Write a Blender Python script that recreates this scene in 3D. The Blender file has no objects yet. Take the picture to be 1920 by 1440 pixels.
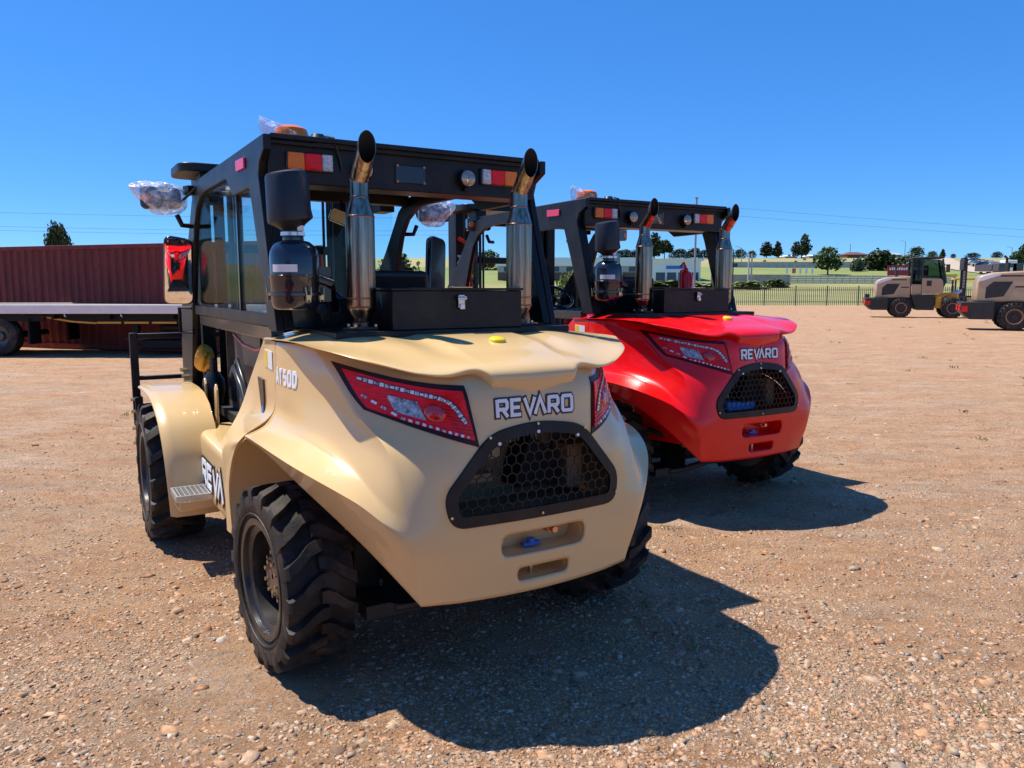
import bpy, math, random
import numpy as np
from math import sin, cos, pi, radians, sqrt, atan2
from mathutils import Vector, Matrix
from mathutils.bvhtree import BVHTree

S = bpy.context.scene
COL = S.collection
random.seed(7)
RNG = np.random.default_rng(11)

# ------------------------------------------------------------------ camera
cam_d = bpy.data.cameras.new('camera')
cam = bpy.data.objects.new('camera', cam_d)
COL.objects.link(cam)
F_PX, CAM_H, HORIZON = 1450.0, 1.70, 541.0
cam_d.sensor_width = 36.0
cam_d.lens = 36.0 * F_PX / 1920.0
cam_d.clip_start = 0.05
cam_d.clip_end = 6000
PITCH = math.atan((720 - HORIZON) / F_PX)
cam.location = (0, 0, CAM_H)
cam.rotation_euler = (pi / 2 - PITCH, 0, 0)
S.camera = cam
S.render.resolution_x, S.render.resolution_y = 1024, 768

# ------------------------------------------------------------------ sky and sun
SUN = Vector((-0.492, 0.177, 1.0)).normalized()
elev = math.asin(SUN.z)
azim = atan2(SUN.x, SUN.y)
W = bpy.data.worlds.new('World')
S.world = W
W.use_nodes = True
nt = W.node_tree
for n in list(nt.nodes):
    nt.nodes.remove(n)
sky = nt.nodes.new('ShaderNodeTexSky')
sky.sky_type = 'NISHITA'
sky.sun_disc = False
sky.sun_elevation = elev
sky.sun_rotation = azim
sky.altitude = 1500
sky.air_density = 1.0
sky.dust_density = 0.0
sky.ozone_density = 3.0
hsv = nt.nodes.new('ShaderNodeHueSaturation')
hsv.inputs['Saturation'].default_value = 1.15
hsv.inputs['Hue'].default_value = 0.5
bg = nt.nodes.new('ShaderNodeBackground')
bg.inputs['Strength'].default_value = 0.080
wo = nt.nodes.new('ShaderNodeOutputWorld')
nt.links.new(sky.outputs[0], hsv.inputs['Color'])
tint = nt.nodes.new('ShaderNodeMix')
tint.data_type = 'RGBA'
tint.blend_type = 'MULTIPLY'
tint.inputs[0].default_value = 1.0
tint.inputs[7].default_value = (0.60, 0.97, 1.46, 1)
nt.links.new(hsv.outputs[0], tint.inputs[6])
azure = nt.nodes.new('ShaderNodeMix')
azure.data_type = 'RGBA'
azure.inputs[0].default_value = 0.30
azure.inputs[7].default_value = (0.55, 3.5, 9.4, 1)
nt.links.new(tint.outputs[2], azure.inputs[6])
nt.links.new(azure.outputs[2], bg.inputs['Color'])
nt.links.new(bg.outputs[0], wo.inputs['Surface'])
sl = bpy.data.lights.new('sun', 'SUN')
sl.energy = 5.0
sl.angle = radians(0.53)
sl.color = (1.0, 0.94, 0.85)
so = bpy.data.objects.new('sun', sl)
COL.objects.link(so)
so.rotation_euler = (-SUN).to_track_quat('-Z', 'Y').to_euler()
so.location = (-10, 5, 30)
S.view_settings.view_transform = 'Standard'
S.view_settings.look = 'None'
S.view_settings.exposure = 0.50
S.view_settings.gamma = 1.0
S.render.engine = 'CYCLES'
S.cycles.max_bounces = 8
S.cycles.transparent_max_bounces = 16
S.cycles.use_denoising = True


# ------------------------------------------------------------------ pixel helper for siting far things
def ray(px, py):
    a = (px - 960) / F_PX
    b = (720 - py) / F_PX
    return Vector((a, cos(PITCH) + b * sin(PITCH), -sin(PITCH) + b * cos(PITCH)))


def site(px, py, depth):
    r = ray(px, py)
    t = depth / r.y
    return Vector((r.x * t, depth, CAM_H + r.z * t))


# ------------------------------------------------------------------ materials
MATS = {}


def mat(name, color, rough=0.5, metal=0.0, coat=0.0, noise=0.0, nscale=8.0, bump=0.0, bscale=60.0, spec=0.5, dust=0.0,
        dustcol=(0.45, 0.32, 0.2), color2=None, stretch=None):
    if name in MATS:
        return MATS[name]
    m = bpy.data.materials.new(name)
    m.use_nodes = True
    t = m.node_tree
    b = t.nodes['Principled BSDF']
    b.inputs['Roughness'].default_value = rough
    b.inputs['Metallic'].default_value = metal
    b.inputs['Coat Weight'].default_value = coat
    b.inputs['Coat Roughness'].default_value = 0.06
    b.inputs['Specular IOR Level'].default_value = spec
    tc = t.nodes.new('ShaderNodeTexCoord')
    src = tc.outputs['Object']
    if stretch:
        mp = t.nodes.new('ShaderNodeMapping')
        mp.inputs['Scale'].default_value = stretch
        t.links.new(src, mp.inputs[0])
        src = mp.outputs[0]
    col = None
    if noise > 0 or color2:
        nz = t.nodes.new('ShaderNodeTexNoise')
        nz.inputs['Scale'].default_value = nscale
        nz.inputs['Detail'].default_value = 6
        nz.inputs['Roughness'].default_value = 0.65
        t.links.new(src, nz.inputs['Vector'])
        mx = t.nodes.new('ShaderNodeMix')
        mx.data_type = 'RGBA'
        c2 = color2 or tuple(max(0, c * (1 - noise)) for c in color)
        mx.inputs[6].default_value = (*c2, 1)
        mx.inputs[7].default_value = (*color, 1)
        rp = t.nodes.new('ShaderNodeMapRange')
        rp.inputs[1].default_value = 0.35
        rp.inputs[2].default_value = 0.65
        t.links.new(nz.outputs[0], rp.inputs[0])
        t.links.new(rp.outputs[0], mx.inputs[0])
        col = mx.outputs[2]
        r2 = t.nodes.new('ShaderNodeMapRange')
        r2.inputs[3].default_value = max(0.02, rough * 0.8)
        r2.inputs[4].default_value = min(1, rough * 1.25)
        t.links.new(nz.outputs[0], r2.inputs[0])
        t.links.new(r2.outputs[0], b.inputs['Roughness'])
    if dust > 0:
        n2 = t.nodes.new('ShaderNodeTexNoise')
        n2.inputs['Scale'].default_value = 5
        n2.inputs['Detail'].default_value = 8
        n2.inputs['Roughness'].default_value = 0.7
        t.links.new(tc.outputs['Object'], n2.inputs['Vector'])
        rr = t.nodes.new('ShaderNodeMapRange')
        rr.inputs[1].default_value = 0.45
        rr.inputs[2].default_value = 0.75
        rr.inputs[4].default_value = dust
        t.links.new(n2.outputs[0], rr.inputs[0])
        m2 = t.nodes.new('ShaderNodeMix')
        m2.data_type = 'RGBA'
        if col:
            t.links.new(col, m2.inputs[6])
        else:
            m2.inputs[6].default_value = (*color, 1)
        m2.inputs[7].default_value = (*dustcol, 1)
        t.links.new(rr.outputs[0], m2.inputs[0])
        col = m2.outputs[2]
    if col:
        t.links.new(col, b.inputs['Base Color'])
    else:
        b.inputs['Base Color'].default_value = (*color, 1)
    if bump > 0:
        nb = t.nodes.new('ShaderNodeTexNoise')
        nb.inputs['Scale'].default_value = bscale
        nb.inputs['Detail'].default_value = 4
        t.links.new(src, nb.inputs['Vector'])
        bp = t.nodes.new('ShaderNodeBump')
        bp.inputs['Strength'].default_value = bump
        bp.inputs['Distance'].default_value = 0.01
        t.links.new(nb.outputs[0], bp.inputs['Height'])
        t.links.new(bp.outputs[0], b.inputs['Normal'])
    MATS[name] = m
    return m


def glass_mat(name, tint, gloss=0.12, rough=0.0):
    m = bpy.data.materials.new(name)
    m.use_nodes = True
    t = m.node_tree
    for n in list(t.nodes):
        t.nodes.remove(n)
    o = t.nodes.new('ShaderNodeOutputMaterial')
    tr = t.nodes.new('ShaderNodeBsdfTransparent')
    tr.inputs[0].default_value = (*tint, 1)
    gl = t.nodes.new('ShaderNodeBsdfGlossy')
    gl.inputs['Roughness'].default_value = rough
    fr = t.nodes.new('ShaderNodeFresnel')
    fr.inputs[0].default_value = 1.45
    ad = t.nodes.new('ShaderNodeMath')
    ad.operation = 'MULTIPLY'
    ad.inputs[1].default_value = gloss * 10
    ad.use_clamp = True
    mx = t.nodes.new('ShaderNodeMixShader')
    t.links.new(fr.outputs[0], ad.inputs[0])
    t.links.new(ad.outputs[0], mx.inputs[0])
    t.links.new(tr.outputs[0], mx.inputs[1])
    t.links.new(gl.outputs[0], mx.inputs[2])
    t.links.new(mx.outputs[0], o.inputs[0])
    MATS[name] = m
    return m


def paint_mat(name, c, coat=0.6, dust=0.08):
    return mat(name, c, rough=0.30, coat=coat, spec=0.3, noise=0.04, nscale=2.2, dust=dust, dustcol=tuple(min(1, x * 0.5 + q) for x, q in zip(c, (0.27, 0.2, 0.13))), bump=0.012, bscale=14)


TAN = paint_mat('tan_paint', (0.70, 0.475, 0.215))
RED = paint_mat('red_paint', (0.80, 0.003, 0.005), 0.4, 0.03)
BLACK = mat('black_paint', (0.007, 0.007, 0.009), rough=0.40, spec=0.3, noise=0.25, nscale=6, bump=0.05, bscale=150, dust=0.05)
SATIN = mat('satin_black', (0.010, 0.011, 0.015), rough=0.25, noise=0.2, coat=0.3, dust=0.03)
PLASTIC = mat('black_plastic', (0.012, 0.014, 0.022), rough=0.16, coat=0.5, bump=0.02, bscale=30)
DARK = mat('underbody_black', (0.016, 0.015, 0.014), rough=0.6, noise=0.3, dust=0.35, dustcol=(0.12, 0.085, 0.06))
RUBBER = mat('tyre_rubber', (0.011, 0.0105, 0.0105), rough=0.6, spec=0.35, noise=0.3, nscale=14, bump=0.2, bscale=60, dust=0.55, dustcol=(0.15, 0.105, 0.072))
RIM = mat('rim_black', (0.02, 0.02, 0.022), rough=0.28, noise=0.2, dust=0.2, dustcol=(0.14, 0.10, 0.07))
HUB = mat('hub_brown', (0.20, 0.125, 0.085), rough=0.5, metal=0.3, noise=0.3, nscale=20)
BOLT = mat('zinc_bolt', (0.62, 0.50, 0.28), rough=0.3, metal=0.9, noise=0.2, nscale=30)
STEEL = mat('bright_steel', (0.62, 0.62, 0.62), rough=0.25, metal=1.0, noise=0.15, nscale=30)
ALU = mat('aluminium', (0.70, 0.70, 0.70), rough=0.38, metal=0.9, noise=0.15, nscale=40)
STAIN = mat('exhaust_steel', (0.40, 0.33, 0.265), rough=0.23, metal=1.0, color2=(0.15, 0.09, 0.055), nscale=3.0, stretch=(26, 26, 0.7), bump=0.03, bscale=10)
STAINW = mat('heated_weld', (0.28, 0.17, 0.12), rough=0.3, metal=1.0, noise=0.4, nscale=20)
MATTBLACK = mat('matt_black', (0.006, 0.006, 0.006), rough=0.9)
WHITE = mat('white_lettering', (0.80, 0.80, 0.82), rough=0.4, noise=0.03)
LETTERB = mat('black_lettering', (0.008, 0.008, 0.009), rough=0.35, noise=0.05)
YELLOW = mat('yellow_plastic', (0.80, 0.58, 0.01), rough=0.35, noise=0.05)
ORANGE = mat('orange_lens', (0.90, 0.20, 0.005), rough=0.25, coat=0.2, spec=0.3, noise=0.15, nscale=60, bump=0.1, bscale=120)
REDLENS = mat('red_lens', (1.0, 0.006, 0.010), rough=0.22, coat=0.25, spec=0.2, noise=0.35, nscale=25, stretch=(1, 1, 7), bump=0.25, bscale=18)
CLEARLENS = mat('clear_lens', (0.72, 0.70, 0.68), rough=0.12, coat=0.5, noise=0.55, nscale=70, bump=0.2, bscale=150)
LED = mat('led_strip', (0.85, 0.80, 0.80), rough=0.2, metal=0.2, color2=(0.05, 0.045, 0.05), nscale=70, bump=0.3, bscale=90)
BEZEL = mat('lamp_bezel', (0.030, 0.004, 0.006), rough=0.4, spec=0.3, noise=0.1)
REFLECT = mat('pink_reflector', (0.80, 0.05, 0.13), rough=0.3, noise=0.1, nscale=80)
YCAP = mat('amber_bag', (0.75, 0.33, 0.01), rough=0.45, noise=0.3, nscale=12, bump=0.3, bscale=25)
STICKER = mat('paper_label', (0.75, 0.74, 0.72), rough=0.6, noise=0.12, nscale=90)
HOSE = mat('rubber_hose', (0.014, 0.014, 0.015), rough=0.35, noise=0.2)
REDHOSE = mat('red_hose', (0.6, 0.02, 0.01), rough=0.4, noise=0.1)
BLUE = mat('blue_plastic', (0.03, 0.16, 0.6), rough=0.4, noise=0.15, nscale=20)
MIRROR = mat('mirror_face', (0.9, 0.9, 0.9), rough=0.01, metal=1.0)
CREAM = mat('mirror_film', (0.78, 0.70, 0.42), rough=0.2, noise=0.05, nscale=6)
SEATM = mat('seat_vinyl', (0.016, 0.016, 0.018), rough=0.45, noise=0.2, bump=0.1, bscale=60)
GLASS = glass_mat('cab_glass', (0.80, 0.86, 0.85), 0.014)
WIND = glass_mat('windshield_glass', (0.86, 0.95, 0.94), 0.03)


def bag_mat(lo=0.22, hi=0.8):
    m = bpy.data.materials.new('clear_bag')
    m.use_nodes = True
    t = m.node_tree
    for n in list(t.nodes):
        t.nodes.remove(n)
    o = t.nodes.new('ShaderNodeOutputMaterial')
    tr = t.nodes.new('ShaderNodeBsdfTransparent')
    tr.inputs[0].default_value = (0.93, 0.93, 0.95, 1)
    pr = t.nodes.new('ShaderNodeBsdfPrincipled')
    pr.inputs['Base Color'].default_value = (0.92, 0.92, 0.95, 1)
    pr.inputs['Roughness'].default_value = 0.15
    nz = t.nodes.new('ShaderNodeTexNoise')
    nz.inputs['Scale'].default_value = 13
    nz.inputs['Detail'].default_value = 3
    nz.inputs['Distortion'].default_value = 1.5
    tc = t.nodes.new('ShaderNodeTexCoord')
    t.links.new(tc.outputs['Object'], nz.inputs['Vector'])
    mr = t.nodes.new('ShaderNodeMapRange')
    mr.inputs[1].default_value = 0.40
    mr.inputs[2].default_value = 0.66
    mr.inputs[3].default_value = lo
    mr.inputs[4].default_value = hi
    t.links.new(nz.outputs[0], mr.inputs[0])
    bp = t.nodes.new('ShaderNodeBump')
    bp.inputs['Strength'].default_value = 0.8
    bp.inputs['Distance'].default_value = 0.02
    t.links.new(nz.outputs[0], bp.inputs['Height'])
    t.links.new(bp.outputs[0], pr.inputs['Normal'])
    mx = t.nodes.new('ShaderNodeMixShader')
    t.links.new(mr.outputs[0], mx.inputs[0])
    t.links.new(tr.outputs[0], mx.inputs[1])
    t.links.new(pr.outputs[0], mx.inputs[2])
    t.links.new(mx.outputs[0], o.inputs[0])
    return m


BAG = bag_mat()
BAGTHIN = bag_mat(0.04, 0.5)


# ------------------------------------------------------------------ mesh building
class MB:
    def __init__(s):
        s.v, s.f = [], []

    def add(s, vs, fs):
        o = len(s.v)
        s.v.extend(tuple(map(float, p)) for p in vs)
        s.f.extend(tuple(i + o for i in f) for f in fs)
        return s

    def box(s, c, d, rz=0.0, rx=0.0, ry=0.0):
        M = Matrix.Rotation(rz, 3, 'Z') @ Matrix.Rotation(ry, 3, 'Y') @ Matrix.Rotation(rx, 3, 'X')
        vs = []
        for x, y, z in ((-1, -1, -1), (1, -1, -1), (1, 1, -1), (-1, 1, -1), (-1, -1, 1), (1, -1, 1), (1, 1, 1), (-1, 1, 1)):
            vs.append(Vector(c) + M @ Vector((x * d[0] / 2, y * d[1] / 2, z * d[2] / 2)))
        return s.add(vs, [(0, 3, 2, 1), (4, 5, 6, 7), (0, 1, 5, 4), (1, 2, 6, 5), (2, 3, 7, 6), (3, 0, 4, 7)])

    def b2(s, a, b):
        return s.box([(p + q) / 2 for p, q in zip(a, b)], [abs(q - p) for p, q in zip(a, b)])

    def cyl(s, a, b, r, r2=None, n=20, caps=True):
        return s.tube([a, b], [r, r if r2 is None else r2], n, caps)

    def tube(s, path, r, n=12, caps=True):
        path = [Vector(p) for p in path]
        rs = r if hasattr(r, '__len__') else [r] * len(path)
        vs, fs = [], []
        up = None
        for i, p in enumerate(path):
            t = (path[min(i + 1, len(path) - 1)] - path[max(i - 1, 0)])
            if t.length < 1e-9:
                t = Vector((0, 0, 1))
            t.normalize()
            if up is None:
                up = t.orthogonal().normalized()
            up = (up - t * up.dot(t))
            if up.length < 1e-6:
                up = t.orthogonal()
            up.normalize()
            w = t.cross(up)
            for k in range(n):
                a = 2 * pi * k / n
                vs.append(p + (up * cos(a) + w * sin(a)) * rs[i])
        for i in range(len(path) - 1):
            for k in range(n):
                k2 = (k + 1) % n
                fs.append((i * n + k, i * n + k2, (i + 1) * n + k2, (i + 1) * n + k))
        if caps:
            fs.append(tuple(reversed(range(n))))
            fs.append(tuple(range((len(path) - 1) * n, len(path) * n)))
        return s.add(vs, fs)

    def lathe(s, prof, c, axis='Z', n=32, caps=False):
        """prof: list of (r, h) along the axis"""
        vs, fs = [], []
        for r, h in prof:
            for k in range(n):
                a = 2 * pi * k / n
                if axis == 'Z':
                    p = (r * cos(a), r * sin(a), h)
                elif axis == 'X':
                    p = (h, r * cos(a), r * sin(a))
                else:
                    p = (r * sin(a), h, r * cos(a))
                vs.append(Vector(c) + Vector(p))
        for i in range(len(prof) - 1):
            for k in range(n):
                k2 = (k + 1) % n
                fs.append((i * n + k, i * n + k2, (i + 1) * n + k2, (i + 1) * n + k))
        if caps:
            fs.append(tuple(reversed(range(n))))
            fs.append(tuple(range((len(prof) - 1) * n, len(prof) * n)))
        return s.add(vs, fs)

    def prism(s, pts, axis, a, b):
        """pts: outline in the other two axes, extruded along axis from a to b"""
        n = len(pts)

        def mk(u, v, w):
            return {'X': (w, u, v), 'Y': (u, w, v), 'Z': (u, v, w)}[axis]
        vs = [mk(u, v, a) for u, v in pts] + [mk(u, v, b) for u, v in pts]
        fs = [tuple(reversed(range(n))), tuple(range(n, 2 * n))]
        fs += [(i, (i + 1) % n, n + (i + 1) % n, n + i) for i in range(n)]
        return s.add(vs, fs)

    def grid(s, P, close_u=False):
        nr, nc = len(P), len(P[0])
        vs = [p for r in P for p in r]
        fs = []
        for i in range(nr - 1):
            for j in range(nc - 1):
                fs.append((i * nc + j, i * nc + j + 1, (i + 1) * nc + j + 1, (i + 1) * nc + j))
        return s.add(vs, fs)

    def plate(s, P, Q):
        """closed shell between two equal grids P (outer) and Q (inner)"""
        nr, nc = len(P), len(P[0])
        vs = [p for r in P for p in r] + [p for r in Q for p in r]
        N = nr * nc
        fs = []
        for i in range(nr - 1):
            for j in range(nc - 1):
                q = (i * nc + j, i * nc + j + 1, (i + 1) * nc + j + 1, (i + 1) * nc + j)
                fs.append(q)
                fs.append(tuple(N + k for k in reversed(q)))
        rim = [j for j in range(nc)] + [i * nc + nc - 1 for i in range(1, nr)] + [(nr - 1) * nc + j for j in range(nc - 2, -1, -1)] + [i * nc for i in range(nr - 2, 0, -1)]
        for a, b in zip(rim, rim[1:] + rim[:1]):
            fs.append((b, a, N + a, N + b))
        return s.add(vs, fs)


def fix_normals(me):
    import bmesh
    bm = bmesh.new()
    bm.from_mesh(me)
    bmesh.ops.recalc_face_normals(bm, faces=bm.faces)
    bm.to_mesh(me)
    bm.free()


def part(name, mb, m, parent=None, ang=32, bevel=0.0, fix=True, seg=2):
    me = bpy.data.meshes.new(name)
    me.from_pydata(mb.v, [], mb.f)
    if fix:
        fix_normals(me)
    me.materials.append(m)
    if ang:
        me.polygons.foreach_set('use_smooth', [True] * len(me.polygons))
        me.set_sharp_from_angle(angle=radians(ang))
    o = bpy.data.objects.new(name, me)
    COL.objects.link(o)
    if parent:
        o.parent = parent
    if bevel > 0:
        bv = o.modifiers.new('bevel', 'BEVEL')
        bv.width = bevel
        bv.segments = seg
        bv.limit_method = 'ANGLE'
        bv.angle_limit = radians(35)
        bv.harden_normals = False
    return o


def tag(o, label, cat, group=None):
    o['label'] = label
    o['category'] = cat
    if group:
        o['group'] = group
    return o


def thing(name, label, cat, loc=(0, 0, 0), rz=0.0, group=None):
    o = bpy.data.objects.new(name, None)
    o.empty_display_size = 0.3
    COL.objects.link(o)
    o.location = loc
    o.rotation_euler = (0, 0, rz)
    return tag(o, label, cat, group)


def struct(name, mb, m, kind='structure', ang=0):
    o = part(name, mb, m, None, ang=ang, fix=False)
    o['kind'] = kind
    return o


def dup(root, loc, rz, label=None, group=None, swap=None, skip=()):
    def cp(o, par):
        c = o.copy()
        COL.objects.link(c)
        c.parent = par
        if swap and c.type == 'MESH':
            for sl_ in c.material_slots:
                if sl_.material in swap:
                    nm = swap[sl_.material]
                    sl_.link = 'OBJECT'
                    sl_.material = nm
        for ch in list(o.children):
            if ch.name.split('.')[0] in skip:
                continue
            cp(ch, c)
        return c
    r = cp(root, None)
    r.location = loc
    r.rotation_euler = (0, 0, rz)
    if label:
        r['label'] = label
    if group:
        r['group'] = group
    return r


# -------- spline surface through a grid of points
def spline(pts, n, splits=()):
    P = np.asarray(pts, float)
    N = len(P)
    d = np.linalg.norm(P[1:] - P[:-1], axis=1) + 1e-9
    s = (P[1:] - P[:-1]) / d[:, None]
    ml, mr = np.zeros_like(P), np.zeros_like(P)   # incoming / outgoing tangents
    for i in range(N):
        if i == 0:
            ml[i] = mr[i] = s[0]
        elif i == N - 1:
            ml[i] = mr[i] = s[-1]
        elif i in splits:
            ml[i], mr[i] = s[i - 1], s[i]
        else:
            ml[i] = mr[i] = (s[i - 1] * d[i] + s[i] * d[i - 1]) / (d[i - 1] + d[i])
    out = []
    for i in range(N - 1):
        k = n[i] if hasattr(n, '__len__') else n
        for j in range(k):
            t = j / k
            h00, h10, h01, h11 = 2 * t**3 - 3 * t**2 + 1, t**3 - 2 * t**2 + t, -2 * t**3 + 3 * t**2, t**3 - t**2
            out.append(h00 * P[i] + h10 * d[i] * mr[i] + h01 * P[i + 1] + h11 * d[i] * ml[i + 1])
    out.append(P[-1])
    return np.array(out)


def surf(G, nr, nc, rs=(), cs=(), rcols=None, crows=None):
    """G[rows][cols] -> dense grid; rcols: columns whose row creases count, crows: dense rows whose column creases count"""
    G = np.asarray(G, float)
    cols = np.stack([spline(G[:, j], nr, rs if rcols is None else rcols.get(j, ())) for j in range(G.shape[1])], 1)
    if crows is None:
        return np.stack([spline(cols[i], nc, cs) for i in range(cols.shape[0])], 0)
    out = []
    for i in range(cols.shape[0]):
        w = float(np.interp(i, crows, (1, 0, 0, 1)))
        w = w * w * (3 - 2 * w)
        out.append(spline(cols[i], nc, cs) * w + spline(cols[i], nc, ()) * (1 - w))
    return np.stack(out, 0)


def inside(poly, x, y):
    r = False
    n = len(poly)
    for i in range(n):
        x1, y1 = poly[i]
        x2, y2 = poly[(i + 1) % n]
        if (y1 > y) != (y2 > y) and x < (x2 - x1) * (y - y1) / (y2 - y1) + x1:
            r = not r
    return r


def nearest_on(poly, x, y):
    best = None
    n = len(poly)
    for i in range(n):
        x1, y1 = poly[i]
        x2, y2 = poly[(i + 1) % n]
        dx, dy = x2 - x1, y2 - y1
        t = max(0, min(1, ((x - x1) * dx + (y - y1) * dy) / (dx * dx + dy * dy + 1e-12)))
        q = (x1 + t * dx, y1 + t * dy)
        dd = (q[0] - x)**2 + (q[1] - y)**2
        if best is None or dd < best[0]:
            best = (dd, q)
    return best[1]


def offset_poly(poly, d):
    """inset a counter-clockwise outline by d"""
    n = len(poly)
    out = []
    for i in range(n):
        a, b, c = Vector(poly[i - 1]), Vector(poly[i]), Vector(poly[(i + 1) % n])
        n1 = Vector((-(b - a).y, (b - a).x)).normalized()
        n2 = Vector((-(c - b).y, (c - b).x)).normalized()
        m = n1 + n2
        m.normalize()
        k = d / max(0.5, m.dot(n1))
        out.append((b.x + m.x * k, b.y + m.y * k))
    return out


def round_poly(poly, rad, n=6):
    out = []
    N = len(poly)
    for i in range(N):
        a, b, c = Vector(poly[i - 1]), Vector(poly[i]), Vector(poly[(i + 1) % N])
        r = rad[i] if hasattr(rad, '__len__') else rad
        if r <= 0:
            out.append(tuple(b))
            continue
        u = (a - b).normalized()
        w = (c - b).normalized()
        p, q = b + u * r, b + w * r
        for k in range(n + 1):
            t = k / n
            out.append(tuple(p * (1 - t)**2 + b * 2 * t * (1 - t) + q * t * t))
    return out


# -------- stroke lettering: letters as poly-lines in a 1-high box
def letter(ch):
    w = 1.0
    L = {
        'R': [[(0, 0), (0, 1)], [(0, .93), (.85, .93), (.95, .83), (.95, .55), (.85, .45), (0, .45)], [(.5, .45), (.98, 0)]],
        'E': [[(.95, .93), (0, .93), (0, .07), (.95, .07)], [(0, .5), (.85, .5)]],
        'V': [[(-.05, 1), (.5, 0.05), (1.05, 1)]],
        'Y': [[(-.05, 0), (.5, 0.95), (1.05, 0)]],      # an A without its bar
        'O': [[(.5, .93), (.1, .93), (0, .83), (0, .17), (.1, .07), (.9, .07), (1, .17), (1, .83), (.9, .93), (.5, .93)]],
        'A': [[(-.02, 0), (.42, .95), (.5, .95), (.94, 0)], [(.2, .3), (.75, .3)]],
        'T': [[(0, .92), (.9, .92)], [(.45, .92), (.45, 0)]],
        '5': [[(.8, .92), (.08, .92), (.08, .56), (.65, .56), (.8, .42), (.8, .2), (.65, .08), (0, .08)]],
        '0': [[(.4, .92), (.14, .92), (.04, .8), (.04, .2), (.14, .08), (.7, .08), (.8, .2), (.8, .8), (.7, .92), (.4, .92)]],
        'D': [[(.06, .5), (.06, .92), (.6, .92), (.82, .7), (.82, .3), (.6, .08), (.06, .08), (.06, .5)]],
    }
    return L[ch]


def ribbon(pts, th):
    """flat mitred ribbon -> list of (left, right) pairs"""
    P = [Vector(p) for p in pts]
    closed = (P[0] - P[-1]).length < 1e-6
    res = []
    n = len(P)
    for i in range(n):
        if closed and i in (0, n - 1):
            a, b = (P[0] - P[-2]).normalized(), (P[1] - P[0]).normalized()
        else:
            a = (P[i] - P[i - 1]).normalized() if i > 0 else (P[1] - P[0]).normalized()
            b = (P[i + 1] - P[i]).normalized() if i < n - 1 else a
        t = (a + b).normalized()
        nrm = Vector((-t.y, t.x))
        k = th / 2 / max(0.45, nrm.dot(Vector((-a.y, a.x))))
        res.append((P[i] + nrm * k, P[i] - nrm * k))
    return res


def lettering(text, place, hgt, wid, gap, th, grow=0.0, lift=0.0, thick=0.003, sub=3):
    """place(u, v, lift) -> 3D. One mesh."""
    mb = MB()
    x = 0.0
    order = 0
    for ch in text:
        for st in letter(ch):
            pts = [Vector((x + p[0] * wid, p[1] * hgt)) for p in st]
            if grow > 0 and (pts[0] - pts[-1]).length > 1e-6:
                pts[0] += (pts[0] - pts[1]).normalized() * grow / 2
                pts[-1] += (pts[-1] - pts[-2]).normalized() * grow / 2
            fine = [pts[0]]
            rb0 = ribbon(pts, th + grow)
            rb = []
            for i in range(len(rb0) - 1):
                for k in range(sub):
                    t = k / sub
                    rb.append((rb0[i][0].lerp(rb0[i + 1][0], t), rb0[i][1].lerp(rb0[i + 1][1], t)))
            rb.append(rb0[-1])
            e = lift + order * 0.0004
            order = (order + 1) % 4
            G = [[place(a.x, a.y, e + thick), place(b.x, b.y, e + thick)] for a, b in rb]
            Q = [[place(a.x, a.y, e - 0.002), place(b.x, b.y, e - 0.002)] for a, b in rb]
            mb.plate(G, Q)
        x += wid + (gap * .25 if ch == 'V' else gap)
    return mb


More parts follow.
